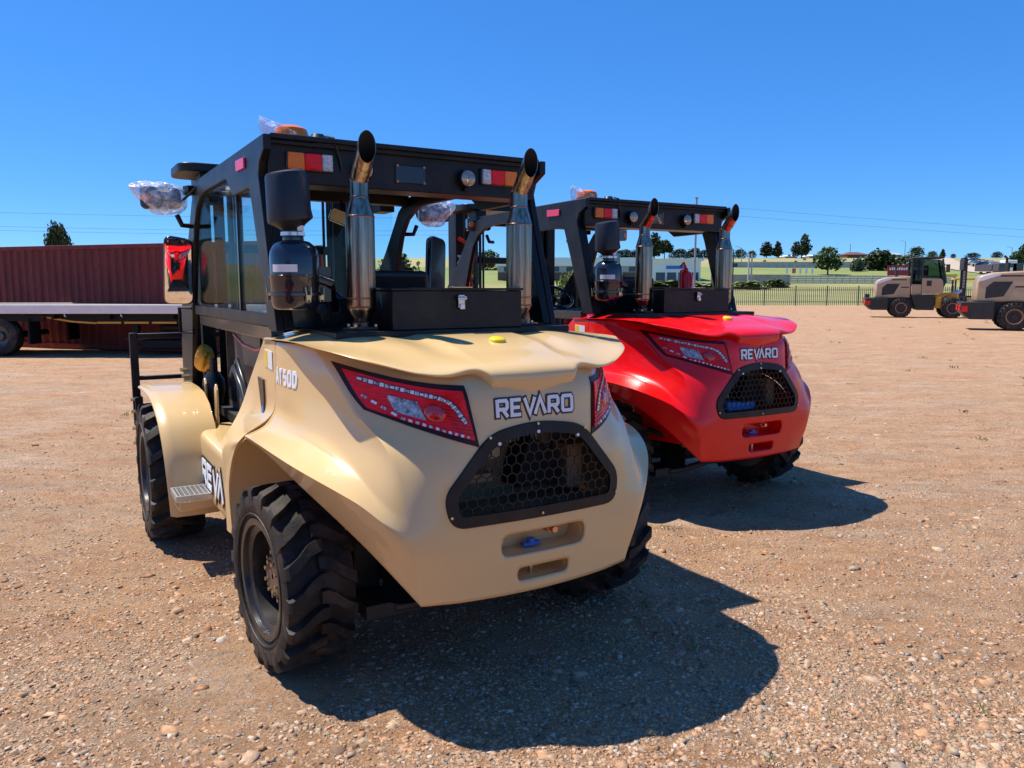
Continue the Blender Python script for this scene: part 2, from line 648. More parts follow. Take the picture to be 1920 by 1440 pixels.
# ================================================================== FORKLIFT
# vehicle frame: x to its right, y forward, z up, origin on the ground under the rear axle
def build_wheel(root, loc, R, w, rim, flip, nl=18):
    e = bpy.data.objects.new('wheel', None)
    COL.objects.link(e)
    e.parent = root
    e.location = loc
    e.rotation_euler = (0, 0, pi if flip else 0)
    # outer face looks to -x
    Rb = R - 0.036
    t = MB()
    prof = [(rim - .01, -w * .78), (rim + .012, -w * .86), (rim + .03, -w * .90), (R * .74, -w * .99), (R * .83, -w * 1.0), (R * .90, -w * .97), (Rb - .006, -w * .88),
            (Rb, -w * .7), (Rb + .004, 0), (Rb, w * .7), (Rb - .006, w * .88), (R * .90, w * .97), (R * .80, w), (rim + .03, w * .90), (rim - .01, w * .78)]
    t.lathe(prof, (0, 0, 0), 'X', 72)
    for sg in (-1, 1):
        for k in range(nl):
            th0 = 2 * pi * (k + (0.5 if sg > 0 else 0)) / nl
            pts = [(1.005, R * .885, -.004, .046), (1.0, R * .955, 0, .050), (.93, R - .004, .003, .052), (.62, R, .034, .050), (.30, R + .002, .078, .050), (.08, R + .002, .092, .056), (-.10, R, .094, .050)]
            vs, fs = [], []
            for i, (ax, rt, arc, wd) in enumerate(pts):
                x = sg * w * ax
                th = th0 - arc / R
                h = wd / R / 2
                rb = min(rt - .04, Rb - .014) if i > 1 else rt - .04
                fl = .30 * h
                for rr, tt in ((rb, th - h - fl), (rt, th - h), (rt, th + h), (rb, th + h + fl)):
                    vs.append((x, rr * cos(tt), rr * sin(tt)))
            n = len(pts)
            for i in range(n - 1):
                for j in range(4):
                    fs.append((i * 4 + j, i * 4 + (j + 1) % 4, (i + 1) * 4 + (j + 1) % 4, (i + 1) * 4 + j))
            fs.append((0, 1, 2, 3))
            fs.append(tuple(reversed(range((n - 1) * 4, n * 4))))
            t.add(vs, fs)
    # raised ring on the sidewall
    t.lathe([(R * .70, -w * .985), (R * .705, -w * 1.012), (R * .72, -w * 1.012), (R * .725, -w * .985)], (0, 0, 0), 'X', 72)
    part('tyre', t, RUBBER, e, ang=38)
    r = MB()
    r.lathe([(rim + .018, -w * .90), (rim + .018, -w * .94), (rim + .004, -w * .955), (rim - .012, -w * .93), (rim - .016, -w * .80), (rim - .045, -w * .72), (rim - .05, -w * .45), (rim - .052, -w * .22), (rim * .62, -w * .16), (rim * .30, -w * .16), (.02, -w * .16)], (0, 0, 0), 'X', 56)
    r.lathe([(rim - .052, -w * .22), (rim - .052, w * .8), (rim + .015, w * .9)], (0, 0, 0), 'X', 40)
    part('rim', r, RIM, e, ang=40)
    h = MB()
    hr = rim * .46
    h.lathe([(hr, -w * .15), (hr, -w * .30), (hr * .86, -w * .36), (hr * .80, -w * .50), (hr * .72, -w * .56), (.012, -w * .56)], (0, 0, 0), 'X', 36)
    part('hub', h, HUB, e, ang=35)
    for k in range(10):
        b = MB()
        a = 2 * pi * k / 10
        p = (-w * .30, hr * .92 * cos(a), hr * .92 * sin(a))
        b.cyl(p, (-w * .30 - .034, p[1], p[2]), .010, n=6)
        b.cyl((-w * .30 + .01, p[1], p[2]), (-w * .30 - .014, p[1], p[2]), .017, n=6)
        part('wheel_nut', b, BOLT, e, ang=30)
    for k in range(8):
        b = MB()
        a = 2 * pi * (k + .5) / 8
        p = (-w * .56, hr * .58 * cos(a), hr * .58 * sin(a))
        b.cyl((-w * .5, p[1], p[2]), (-w * .56 - .014, p[1], p[2]), .009, n=6)
        part('hub_bolt', b, BOLT, e, ang=30)
    return e


def mir(G):
    """left half columns (outer .. centre) -> full set"""
    G = [list(r) for r in G]
    return [r + [(-p[0], p[1], p[2]) for p in reversed(r[:-1])] for r in G]


def build_forklift(name, label, cat, loc, rz, group):
    root = thing(name, label, cat, loc, rz, group)
    # ---------------------------------------------------------- rear bodywork
    c1 = [(-.780, .27, 1.450), (-.780, .29, 1.33), (-.780, .31, 1.20), (-.783, .325, 1.115), (-.812, .36, 1.055), (-.902, .44, .985), (-.900, .445, .972)]
    c2 = [(-.777, .18, 1.452), (-.778, .17, 1.33), (-.778, .15, 1.20), (-.778, .12, 1.115), (-.800, .07, 1.055), (-.918, .06, 1.005), (-.895, .10, .970)]
    c2a = [(-.765, .08, 1.454), (-.764, .05, 1.33), (-.764, .0, 1.20), (-.764, -.06, 1.12), (-.768, -.22, 1.045), (-.868, -.40, .975), (-.835, -.27, .882)]
    c2b = [(-.740, .00, 1.456), (-.733, -.08, 1.34), (-.718, -.20, 1.20), (-.706, -.32, 1.10), (-.690, -.55, .965), (-.728, -.655, .885), (-.660, -.58, .665)]
    c3 = [(-.708, -.06, 1.458), (-.686, -.27, 1.345), (-.650, -.43, 1.21), (-.588, -.66, 1.05), (-.573, -.765, .83), (-.570, -.785, .765), (-.510, -.757, .460)]
    c4 = [(-.53, -.32, 1.43), (-.485, -.555, 1.345), (-.458, -.655, 1.20), (-.43, -.765, 1.04), (-.40, -.806, .82), (-.395, -.812, .76), (-.350, -.792, .455)]
    c5 = [(-.31, -.64, 1.39), (-.30, -.748, 1.31), (-.285, -.784, 1.18), (-.28, -.806, 1.04), (-.26, -.822, .82), (-.255, -.824, .76), (-.21, -.806, .452)]
    c6 = [(0, -.72, 1.38), (0, -.776, 1.31), (0, -.792, 1.18), (0, -.812, 1.04), (0, -.832, .82), (0, -.834, .76), (0, -.815, .450)]
    rows = [list(r) for r in zip(c1, c2, c2a, c2b, c3, c4, c5, c6)]
    G = mir(rows)
    D = surf(G, [6, 10, 12, 14, 8, 20], [6, 8, 8, 10, 16, 14, 24, 24, 14, 16, 10, 8, 8, 6], rs=(5,), cs=(4, 10), rcols={0: (5,), 1: (5,), 2: (4, 5), 3: (4, 5), 11: (4, 5), 12: (4, 5), 13: (5,), 14: (5,)}, crows=(26, 40, 50, 62))
    nr, nc = D.shape[:2]
    V = [Vector(p) for p in D.reshape(-1, 3)]
    Fq = [(i * nc + j, i * nc + j + 1, (i + 1) * nc + j + 1, (i + 1) * nc + j) for i in range(nr - 1) for j in range(nc - 1)]
    bvh = BVHTree.FromPolygons(V, Fq)

    def ys(x, z, off=0.0):
        h = bvh.ray_cast(Vector((x, -3, z)), Vector((0, 1, 0)))
        if h[0] is None:
            h = bvh.find_nearest(Vector((x, -.8, z)))
        if off:
            n = h[1]
            if n.y > 0:
                n = -n
            return h[0] + n * off
        return Vector((x, h[0].y, z))

    def xs(y, z, off=0.0):
        h = bvh.ray_cast(Vector((-3, y, z)), Vector((1, 0, 0)))
        p = h[0] if h[0] is not None else bvh.find_nearest(Vector((-.8, y, z)))[0]
        return Vector((p.x - off, y, z))

    gril = round_poly([(-.405, .765), (.405, .765), (.425, .90), (.225, 1.135), (0, 1.168), (-.225, 1.135), (-.425, .90)], [.07, .07, .05, .07, .12, .07, .05], 6)
    gril = [tuple(Vector(gril[i]).lerp(Vector(gril[(i + 1) % len(gril)]), t / max(1, int((Vector(gril[(i + 1) % len(gril)]) - Vector(gril[i])).length / .03))))
            for i in range(len(gril)) for t in range(max(1, int((Vector(gril[(i + 1) % len(gril)]) - Vector(gril[i])).length / .03)))]
    open_g = offset_poly(gril, .022)
    slot1 = round_poly([(-.185, .615), (.235, .615), (.235, .715), (-.185, .715)], .048, 8)
    slot2 = round_poly([(-.105, .500), (.155, .500), (.155, .560), (-.105, .560)], .028, 8)
    holes = [open_g, slot1, slot2]
    kill = set()
    for fi, f in enumerate(Fq):
        c = sum((V[k] for k in f), Vector()) / 4
        if c.y < -.6:
            for h in holes:
                if inside(h, c.x, c.z):
                    kill.add(fi)
    keep = [f for fi, f in enumerate(Fq) if fi not in kill]
    gone = set(k for fi in kill for k in Fq[fi])
    stay = set(k for f in keep for k in f)
    for k in gone & stay:
        best = min(((nearest_on(h, V[k].x, V[k].z)) for h in holes), key=lambda q: (q[0] - V[k].x)**2 + (q[1] - V[k].z)**2)
        V[k] = Vector((best[0], V[k].y, best[1]))
    used = sorted(stay)
    idx = {k: i for i, k in enumerate(used)}
    b = MB()
    b.add([V[k] for k in used], [tuple(idx[k] for k in f) for f in keep])
    # orientation: rear centre must face -y
    me_flip = b.f[len(b.f) // 2]
    for f in b.f:
        a0, a1, a2 = (Vector(b.v[k]) for k in f[:3])
        n = (a1 - a0).cross(a2 - a0)
        c = a0
        if abs(c.x) < .1 and c.z > 1.2 and abs(n.normalized().y) > .7:
            if n.y > 0:
                b.f = [tuple(reversed(q)) for q in b.f]
            break
    body = part('bodywork', b, TAN, root, ang=40, fix=False)
    sd = body.modifiers.new('solid', 'SOLIDIFY')
    sd.thickness = .018
    sd.offset = -1

    # pockets behind the two slots
    pk = MB()
    for sl_, dep in ((slot1, .10), (slot2, .12)):
        n = len(sl_)
        fr = [ys(x, z) + Vector((0, .004, 0)) for x, z in sl_]
        bk = [Vector((x * .98, -.80 + dep, z)) for x, z in sl_]
        pk.add(fr + bk, [(i, (i + 1) % n, n + (i + 1) % n, n + i) for i in range(n)] + [tuple(range(n, 2 * n))])
    part('hitch_recess', pk, TAN, body, ang=40)
    pn = MB()
    pn.cyl((.005, -.745, .44), (.005, -.745, .585), .011, n=14)
    part('hitch_pin', pn, BOLT, body)
    pn = MB()
    pn.cyl((.005, -.745, .62), (.005, -.745, .650), .018, n=14)
    pn.box((.005, -.745, .628), (.085, .03, .012))
    part('pin_head', pn, BLUE, body)
    for bx, bz in ((-.165, .672), (.105, .680)):
        bo = MB()
        bo.cyl((bx, -.70, bz), (bx, -.755, bz), .021, n=24)
        bo.cyl((bx, -.755, bz), (bx, -.785, bz), .016, n=6)
        part('recess_bolt', bo, mat('copper_bolt', (0.75, 0.36, 0.22), rough=.35, metal=.8, noise=.2), body, bevel=.002)

    # side panel strip ahead of the seam, down to the front leg of the wheel arch
    Lc = spline([(-.775, .50, 1.458), (-.784, .80, 1.23), (-.800, 1.08, 1.00), (-.860, 1.28, .81), (-.888, 1.14, .765), (-.900, .98, .66), (-.900, .95, .40)], 10, splits=(3,))
    Rc = spline([(-.780, .27, 1.450), (-.780, .30, 1.25), (-.785, .325, 1.115), (-.902, .44, .985), (-.915, .64, .87), (-.922, .78, .66), (-.920, .76, .40)], 10)
    Rc = Rc + np.array([0, .007, 0])
    Mc = np.array([Lc * (1 - t) + Rc * t + np.array([-.02 * sin(pi * t), 0, 0]) * np.linspace(0, 1, len(Lc))[:, None] for t in np.linspace(0, 1, 9)])
    for sx in (1, -1):
        pb = MB()
        Gm = [[(p[0] * sx, p[1], p[2]) for p in r] for r in Mc]
        Gi = [[((p[0] + .02) * sx, p[1], p[2]) for p in r] for r in Mc]
        pb.plate(Gm, Gi)
        sp_ = part('side_panel', pb, TAN, root, ang=40)
        if sx == 1:
            vs_ = MB()
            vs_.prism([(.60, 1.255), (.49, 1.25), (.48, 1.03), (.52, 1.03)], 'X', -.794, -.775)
            part('vent_slot', vs_, mat('slot_painted_shade', (.10, .06, .03), rough=.6, noise=.1), sp_)  # proud dark panel: the shade of an open slot painted as colour
            vb = MB()
            vb.prism([(.535, 1.10), (.49, 1.13), (.485, 1.04), (.52, 1.04)], 'X', -.7965, -.794)
            part('blue_clip', vb, BLUE, sp_)
            st = MB()
            st.prism([(.47, 1.405), (.33, 1.400), (.33, 1.31), (.47, 1.315)], 'X', -.7835, -.7815)
            stk = part('warning_sticker', st, STICKER, sp_)
            st = MB()
            st.prism([(.465, 1.400), (.42, 1.398), (.42, 1.315), (.465, 1.318)], 'X', -.7850, -.7830)
            part('yellow_strip', st, YELLOW, sp_)

    # wheel-arch liners
    arch = [(-.920, .76, .36), (-.922, .78, .66), (-.915, .64, .87), (-.900, .445, .972), (-.895, .10, .970), (-.835, -.27, .882), (-.660, -.58, .665), (-.510, -.757, .460)]
    A = spline(arch, 6)
    for sx in (1, -1):
        lb = MB()
        rowsL = []
        for p in A:
            zt = p[2] + .01
            rowsL.append([((p[0] + .012) * sx, p[1], p[2]), ((p[0] + .03) * sx, p[1], zt), (-.62 * sx if p[0] < -.64 else (p[0] + .04) * sx, p[1] * .97, zt + .03), (-.50 * sx if p[0] < -.52 else (p[0] + .05) * sx, p[1] * .95, zt + .0)])
        lb.grid(rowsL)
        # inner wall of the wheel house
        lb.prism([(1.02, .45), (.98, .64), (.68, .88), (.43, .99), (.0, .99), (-.27, .90), (-.56, .68), (-.56, .55)], 'X', -.50 * sx, -.49 * sx)
        # rolled rib seen inside the arch
        lb.tube([(-.60 * sx, .62, .45), (-.60 * sx, .58, .75), (-.60 * sx, .42, .93), (-.60 * sx, .1, .99)], .02, 8)
        part('arch_liner', lb, TAN, root, ang=40)

    # ---------------------------------------------------------- hood
    k0 = [(-.786, .50, 1.452), (-.788, .20, 1.462), (-.782, -.12, 1.466), (-.750, -.35, 1.452), (-.70, -.31, 1.440)]
    k1 = [(-.62, .50, 1.488), (-.62, .10, 1.492), (-.605, -.28, 1.465), (-.618, -.580, 1.408), (-.57, -.50, 1.392)]
    k2 = [(-.42, .50, 1.492), (-.42, .0, 1.492), (-.40, -.48, 1.444), (-.372, -.726, 1.355), (-.34, -.66, 1.345)]
    k3 = [(-.30, .50, 1.490), (-.30, .0, 1.489), (-.265, -.52, 1.433), (-.240, -.750, 1.367), (-.235, -.690, 1.335)]
    k4 = [(-.24, .50, 1.494), (-.24, .0, 1.496), (-.215, -.54, 1.440), (-.200, -.790, 1.338), (-.19, -.750, 1.272)]
    k5 = [(0, .50, 1.495), (0, .0, 1.497), (0, -.54, 1.445), (0, -.804, 1.338), (0, -.777, 1.262)]
    H = mir([list(r) for r in zip(k0, k1, k2, k3, k4, k5)])
    DH = surf(H, [8, 10, 14, 6], [8, 10, 10, 8, 14, 14, 8, 10, 10, 8], rs=(), cs=(4, 6))
    hb = MB()
    # round the lip a little: the dense spline already turns the corner
    hb.grid([list(map(tuple, r)) for r in DH])
    for f in hb.f[:1]:
        a0, a1, a2 = (Vector(hb.v[k]) for k in f[:3])
        if (a1 - a0).cross(a2 - a0).z < 0:
            hb.f = [tuple(reversed(q)) for q in hb.f]
    hood = part('hood', hb, TAN, root, ang=60, fix=False)
    hv = BVHTree.FromPolygons([Vector(v) for v in hb.v], hb.f)

    def hz(x, y):
        h = hv.ray_cast(Vector((x, y, 3)), Vector((0, 0, -1)))
        return h[0].z, h[1]
    cz, cn = hz(.02, -.44)
    cp = MB()
    cp.lathe([(.0, .016), (.030, .015), (.036, .010), (.038, .0), (.038, -.01)], (0, 0, 0), 'Z', 28)
    q = cn.to_track_quat('Z', 'Y') if cn.z > 0 else (-cn).to_track_quat('Z', 'Y')
    cp.v = [tuple(q @ Vector(v) + Vector((.02, -.44, cz))) for v in cp.v]
    part('filler_cap', cp, YELLOW, hood, ang=40)

    # ---------------------------------------------------------- tail lights
    for sx in (1, -1):
        UL, UR, LR, LL = (-.672, 1.392), (-.305, 1.318), (-.272, 1.080), (-.618, 1.212)

        def P2(s, t):
            # bowed outer edge
            a = [UL[i] * (1 - s) + UR[i] * s for i in (0, 1)]
            c = [LL[i] * (1 - s) + LR[i] * s for i in (0, 1)]
            x = a[0] * (1 - t) + c[0] * t
            z = a[1] * (1 - t) + c[1] * t
            bow = (1 - s)**3 * sin(pi * t)
            z2 = -.018 * sin(pi * s) * (1 - t) - .006 * sin(pi * s) * t
            return x - .004 * bow, z - .018 * bow + z2

        def lamp(s0, s1, t0, t1, off, back, ns=14, nt_=8):
            A_, B_ = [], []
            for j in range(nt_ + 1):
                ra, rb = [], []
                for i in range(ns + 1):
                    x, z = P2(s0 + (s1 - s0) * i / ns, t0 + (t1 - t0) * j / nt_)
                    p = ys(x, z, off)
                    r_ = ys(x, z, back)
                    ra.append((p.x * sx, p.y, p.z))
                    rb.append((r_.x * sx, r_.y, r_.z))
                A_.append(ra)
                B_.append(rb)
            return MB().plate(A_, B_)

        def bar(path, wd, off, back):
            """strip along (s,t) path"""
            A_, B_ = [], []
            for i, (s, t) in enumerate(path):
                s2, t2 = path[min(i + 1, len(path) - 1)]
                s1, t1 = path[max(i - 1, 0)]
                x0, z0 = P2(s, t)
                xa, za = P2(s1, t1)
                xb, zb = P2(s2, t2)
                tv = Vector((xb - xa, zb - za)).normalized()
                nv = Vector((-tv.y, tv.x)) * wd / 2
                ra, rb = [], []
                for sg in (1, -1):
                    x, z = x0 + nv.x * sg, z0 + nv.y * sg
                    p = ys(x, z, off)
                    r_ = ys(x, z, back)
                    ra.append((p.x * sx, p.y, p.z))
                    rb.append((r_.x * sx, r_.y, r_.z))
                A_.append(ra)
                B_.append(rb)
            return MB().plate(A_, B_)
        tl = part('tail_light', lamp(0, 1, 0, 1, .006, -.012), BEZEL, root, ang=40)
        part('red_lens', lamp(.055, .965, .095, .90, .013, -.004), REDLENS, tl, ang=40)
        ldm = MB()
        pth = [(.14, .20), (.3, .21), (.45, .22), (.6, .235), (.74, .25), (.82, .30), (.87, .42), (.90, .56), (.925, .66)]
        dens = []
        for a, c in zip(pth, pth[1:]):
            for k in range(4):
                dens.append((a[0] + (c[0] - a[0]) * k / 4, a[1] + (c[1] - a[1]) * k / 4))
        part('led_strip', bar(dens, .019, .0155, .010), mat('led_tray', (.10, .012, .016), rough=.3, noise=.2), tl, ang=40)
        for k in range(0, len(dens) - 1):
            pa, pb_ = dens[k], dens[k + 1]
            cut = [(pa[0] + (pb_[0] - pa[0]) * t, pa[1] + (pb_[1] - pa[1]) * t) for t in (.10, .5, .90)]
            part('led', bar(cut, .014 if k % 3 else .010, .0185, .012), LED if k % 2 else mat('led_chrome', (.85, .86, .92), rough=.2, metal=.15, noise=.1), tl, ang=30)
        dens = [(.10 + .84 * k / 30, (.55 + .33 * min(1, k / 8)) if k < 8 else .875) for k in range(31)]
        for k in range(0, len(dens) - 1, 2):
            part('led', bar([dens[k], dens[k + 1]], .010, .0175, .010), mat('led_chrome', (.85, .86, .92), rough=.2, metal=.15, noise=.1) if k % 4 else LED, tl, ang=30)
        # fine ribs of the lens
        rb_ = MB()
        for k in range(9):
            tt = .32 + k * .062
            m_ = bar([(.74 + .006 * k + (.15 + .004 * k) * q / 6, tt) for q in range(7)], .0035, .0152, .011)
            rb_.add(m_.v, m_.f)
        part('lens_ribs', rb_, mat('dark_red_rib', (.38, .002, .004), rough=.25, noise=.1), tl, ang=0)
        part('reversing_lens', lamp(.31, .55, .40, .76, .0160, .010, 6, 4), mat('reflector_chrome', (.70, .68, .66), rough=.2, metal=0.3, color2=(.06, .05, .05), nscale=42, bump=.4, bscale=60), tl, ang=40)
        bl = MB()
        cs, ct = .66, .56
        ra = []
        for i in range(5):
            rr = .034 * (1 - (i / 4)**2)**.5 if i < 4 else .001
            ring = []
            for k in range(24):
                a = 2 * pi * k / 24
                x, z = P2(cs, ct)
                p = ys(x + rr * cos(a), z + rr * sin(a), .013 + .012 * (i / 4))
                ring.append((p.x * sx, p.y, p.z))
            ra.append(ring + ring[:1])
        bl.grid(ra)
        part('bulb_lens', bl, mat('bulb_red', (.75, .02, .02), rough=.08, coat=1, noise=.6, nscale=60), tl, ang=60)

    # ---------------------------------------------------------- emblem and model lettering
    def pl_rear(u, v, l):
        return ys(u, v, .001 + l)
    eh, ew, eg = .070, .046, .0195
    tw = 6 * ew + 5 * eg
    m1 = lettering('REVYRO', lambda u, v, l: pl_rear(u - tw / 2, 1.190 + v, l), eh, ew, eg, .0145, grow=.014, lift=.0, thick=.002)
    em = part('emblem', m1, LETTERB, body, ang=0)
    m1 = lettering('REVYRO', lambda u, v, l: pl_rear(u - tw / 2, 1.190 + v, l), eh, ew, eg, .0145, lift=.003, thick=.002)
    part('emblem_lettering', m1, WHITE, body, ang=0)
    m1 = lettering('AT50D', lambda u, v, l: xs(.262 - u, 1.258 + v, .001 + l), .070, .041, .015, .016, thick=.002)
    part('model_lettering', m1, WHITE, body, ang=0)

    # ---------------------------------------------------------- grille
    inn = offset_poly(gril, .048)
    mid = offset_poly(gril, .004)
    fr = MB()
    n = len(gril)
    A_ = [[ys(*gril[i], .002), ys(*mid[i], .010), ys(*inn[i], .010), ys(*inn[i], -.004)] for i in range(n)]
    A_.append(A_[0])
    fr.grid([[tuple(p) for p in r] for r in A_])
    gr = part('grille', fr, BLACK, root, ang=35)
    hx = MB()
    pit = .0445
    R6 = pit / sqrt(3)
    seen = set()
    inn2 = offset_poly(gril, .044)
    for r in range(-12, 13):
        for c in range(-14, 15):
            cx = c * pit + (pit / 2 if r % 2 else 0)
            czz = .94 + r * R6 * 1.5
            for k in range(6):
                a0, a1 = pi / 6 + k * pi / 3, pi / 6 + (k + 1) * pi / 3
                p = (cx + R6 * cos(a0), czz + R6 * sin(a0))
                q_ = (cx + R6 * cos(a1), czz + R6 * sin(a1))
                key = (round((p[0] + q_[0]) * 500), round((p[1] + q_[1]) * 500))
                if key in seen:
                    continue
                seen.add(key)
                ip, iq = inside(inn2, *p), inside(inn2, *q_)
                if not (ip or iq):
                    continue
                if not (ip and iq):
                    o_ = p if not ip else q_
                    i_ = q_ if not ip else p
                    for st in range(12):
                        mm = ((o_[0] + i_[0]) / 2, (o_[1] + i_[1]) / 2)
                        if inside(inn2, *mm):
                            i_ = mm
                        else:
                            o_ = mm
                    if ip:
                        q_ = i_
                    else:
                        p = i_
                P_, Q_ = ys(*p, 0), ys(*q_, 0)
                hx.tube([P_, Q_], .0032, 4)
    part('grille_mesh', hx, BLACK, gr, ang=0, fix=False)
    for p in ((0, 1.15), (-.228, 1.115), (.228, 1.115), (-.400, .815), (.400, .815), (.0, .785)):
        gb = MB()
        a = ys(*p, .008)
        gb.cyl(a, ys(*p, .016), .006, n=6)
        part('grille_bolt', gb, BOLT, gr, ang=30)
    for p in ((0, 1.118), (-.190, 1.088), (.190, 1.088)):
        gb = MB()
        gb.cyl(ys(*p, .002), ys(*p, .014), .007, n=12)
        part('grille_rivet', gb, WHITE, gr, ang=30)
    # what stands behind the mesh
    rd = MB()
    rd.b2((-.40, -.45, .50), (.40, -.40, 1.30))
    part('radiator', rd, mat('radiator_core', (.34, .21, .115), rough=.7, noise=.4, nscale=30), root)
    fn = MB()
    for i in range(22):
        x = -.30 + i * .0225
        fn.box((x, -.50, 1.085), (.009, .05, .13))
    fn.b2((-.32, -.53, .96), (-.02, -.46, 1.01))
    part('radiator_guard', fn, mat('brown_guard', (.60, .42, .27), rough=.5, noise=.3, nscale=20), root)
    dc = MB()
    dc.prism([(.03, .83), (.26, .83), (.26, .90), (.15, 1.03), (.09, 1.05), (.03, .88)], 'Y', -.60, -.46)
    part('air_duct', dc, MATTBLACK, root)
    dc = MB()
    dc.b2((-.42, -.70, .74), (.42, -.46, .76))
    dc.b2((-.42, -.60, .88), (-.10, -.52, .915))
    dc.b2((.28, -.62, .80), (.36, -.50, 1.0))
    part('inner_ledge', dc, mat('dusty_ledge', (.36, .22, .12), rough=.6, noise=.4), root)

    # ---------------------------------------------------------- base plate under cab, rear wall
    bp = MB()
    bp.b2((-.62, -.145, 1.480), (.62, .55, 1.5085))
    part('deck_plate', bp, BLACK, root, bevel=.004)
    rw = MB()
    rw.b2((-.70, .40, 1.50), (.70, .44, 1.66))
    rwp = part('cab_rear_wall', rw, SATIN, root, bevel=.01)
    for bx in (-.515, -.445):
        bb = MB()
        bb.cyl((bx, .40, 1.60), (bx, .385, 1.60), .026, n=20)
        bb.cyl((bx, .385, 1.60), (bx, .372, 1.60), .011, n=6)
        part('wall_bolt', bb, mat('blued_bolt', (.10, .13, .22), rough=.3, metal=.7, noise=.2), rwp)

    # ---------------------------------------------------------- tool box
    tb = MB()
    tb.b2((-.345, -.12, 1.509), (.345, .27, 1.690))
    box = part('tool_box', tb, BLACK, root, bevel=.004)
    tb = MB()
    tb.b2((-.352, -.127, 1.691), (.352, .277, 1.703))
    part('box_lid', tb, BLACK, box, bevel=.003)
    lt = MB()
    lt.box((.0, -.132, 1.640), (.034, .012, .062))
    lt.box((.0, -.140, 1.655), (.046, .010, .020))
    lt.box((.0, -.140, 1.615), (.026, .016, .026))
    lt.cyl((-.024, -.143, 1.655), (.024, -.143, 1.655), .007, n=10)
    part('latch', lt, STEEL, box, bevel=.003)
    lt = MB()
    lt.b2((-.052, -.150, 1.7035), (.052, -.10, 1.7085))
    part('latch_plate', lt, BOLT, box, bevel=.001)

    # ---------------------------------------------------------- exhaust stacks
    for sx in (-1, 1):
        x = -.44 if sx < 0 else .415
        y = .02
        m = MB()
        m.tube([(x, y, 1.525), (x, y, 1.556), (x, y, 1.60), (x, y, 1.612), (x, y, 1.62), (x, y, 2.02), (x, y, 2.03), (x, y, 2.105), (x, y, 2.115), (x, y, 2.190)],
               [.037, .038, .063, .066, .0665, .0665, .066, .044, .0425, .0425], 36)
        sk = part('exhaust_stack', m, STAIN, root, ang=30)
        for z, r in ((2.190, .0440), (2.112, .0440), (2.025, .0680), (1.655, .0680), (1.615, .0680)):
            w = MB()
            w.lathe([(r - .004, z - .006), (r, z - .003), (r, z + .003), (r - .004, z + .006)], (x, y, 0), 'Z', 36)
            part('weld_bead', w, STAINW, sk, ang=60)
        # slanted mouth: pipe turned back, cut upright
        ax = Vector((0, -.62, .78)).normalized()
        c0 = Vector((x, y, 2.180))
        up = Vector((1, 0, 0))
        wv = ax.cross(up)
        N = 36
        vs, fs = [], []
        for k in range(N):
            a = 2 * pi * k / N
            o = up * cos(a) * .0425 + wv * sin(a) * .0425
            p0 = c0 + o
            p0.z = 2.20 - (p0.y - y) * .36 * -1 if False else p0.z
            # lower ring follows the mitre at the elbow
            L0 = -(o.z) / ax.z + 0.0
            p0 = c0 + o + ax * (L0 + .015 - o.y * .4)
            yc = y - .112
            t_ = (yc - .26 * o.dot(wv) * 0 - (c0 + o).y) / ax.y
            p1 = c0 + o + ax * t_
            # tilt the cut a little
            p1 = p1 + ax * (.10 * (o.z))
            vs += [p0, p1, c0 + o * .93 + ax * (t_ + .10 * o.z), c0 + o * .93 + ax * .02]
        for k in range(N):
            k2 = (k + 1) % N
            for j in range(3):
                fs.append((k * 4 + j, k2 * 4 + j, k2 * 4 + j + 1, k * 4 + j + 1))
        tp = MB().add(vs, fs)
        tip = part('stack_mouth', tp, STAIN, sk, ang=40)
        lining = MB()
        rin = [[vs[k * 4 + 2] * 1.0 for k in list(range(N)) + [0]], [vs[k * 4 + 3] * 1.0 for k in list(range(N)) + [0]]]
        rin = [[c0 + (p - c0) - (p - c0 - ax * (p - c0).dot(ax)) * .03 for p in r] for r in rin]
        lining.grid([[tuple(p) for p in r] for r in rin])
        lining.lathe([(.0, 0), (.041, 0)], (0, 0, 0), 'Z', 24)
        # plug deep inside
        cnt = 48
        base = len(lining.v) - cnt
        qq = ax.to_track_quat('Z', 'Y')
        for i in range(base, len(lining.v)):
            lining.v[i] = tuple(qq @ Vector(lining.v[i]) + c0 + ax * .06)
        part('mouth_lining', lining, MATTBLACK, sk, ang=60, fix=False)  # inner sleeve and plug coloured near-black
        fl = MB()
        fl.lathe([(.0, 1.509), (.090, 1.509), (.092, 1.514), (.092, 1.521), (.088, 1.525), (.0, 1.525)], (x, y, 0), 'Z', 6)
        fl.lathe([(.045, 1.524), (.045, 1.545), (.040, 1.549), (.036, 1.549)], (x, y, 0), 'Z', 30)
        fl.cyl((x, y, 1.500), (x, y, 1.510), .105, n=36)
        part('flange', fl, SATIN, sk, ang=30)
        for k in range(4):
            fb = MB()
            a = pi / 4 + k * pi / 2
            fb.cyl((x + .068 * cos(a), y + .068 * sin(a), 1.52), (x + .068 * cos(a), y + .068 * sin(a), 1.536), .009, n=6)
            part('flange_bolt', fb, BOLT, sk)

    # ---------------------------------------------------------- air cleaner
    ax_, ay_ = -.725, .10
    c = MB()
    c.lathe([(.0, 1.605), (.085, 1.606), (.096, 1.615), (.104, 1.632), (.107, 1.665), (.117, 1.668), (.117, 1.682), (.107, 1.686), (.109, 1.745), (.112, 1.75), (.112, 1.758), (.108, 1.762), (.108, 1.84),
             (.103, 1.868), (.090, 1.892), (.070, 1.908), (.046, 1.914), (.046, 1.925)], (ax_, ay_, 0), 'Z', 48)
    ac = part('air_cleaner', c, PLASTIC, root, ang=40)
    c = MB()
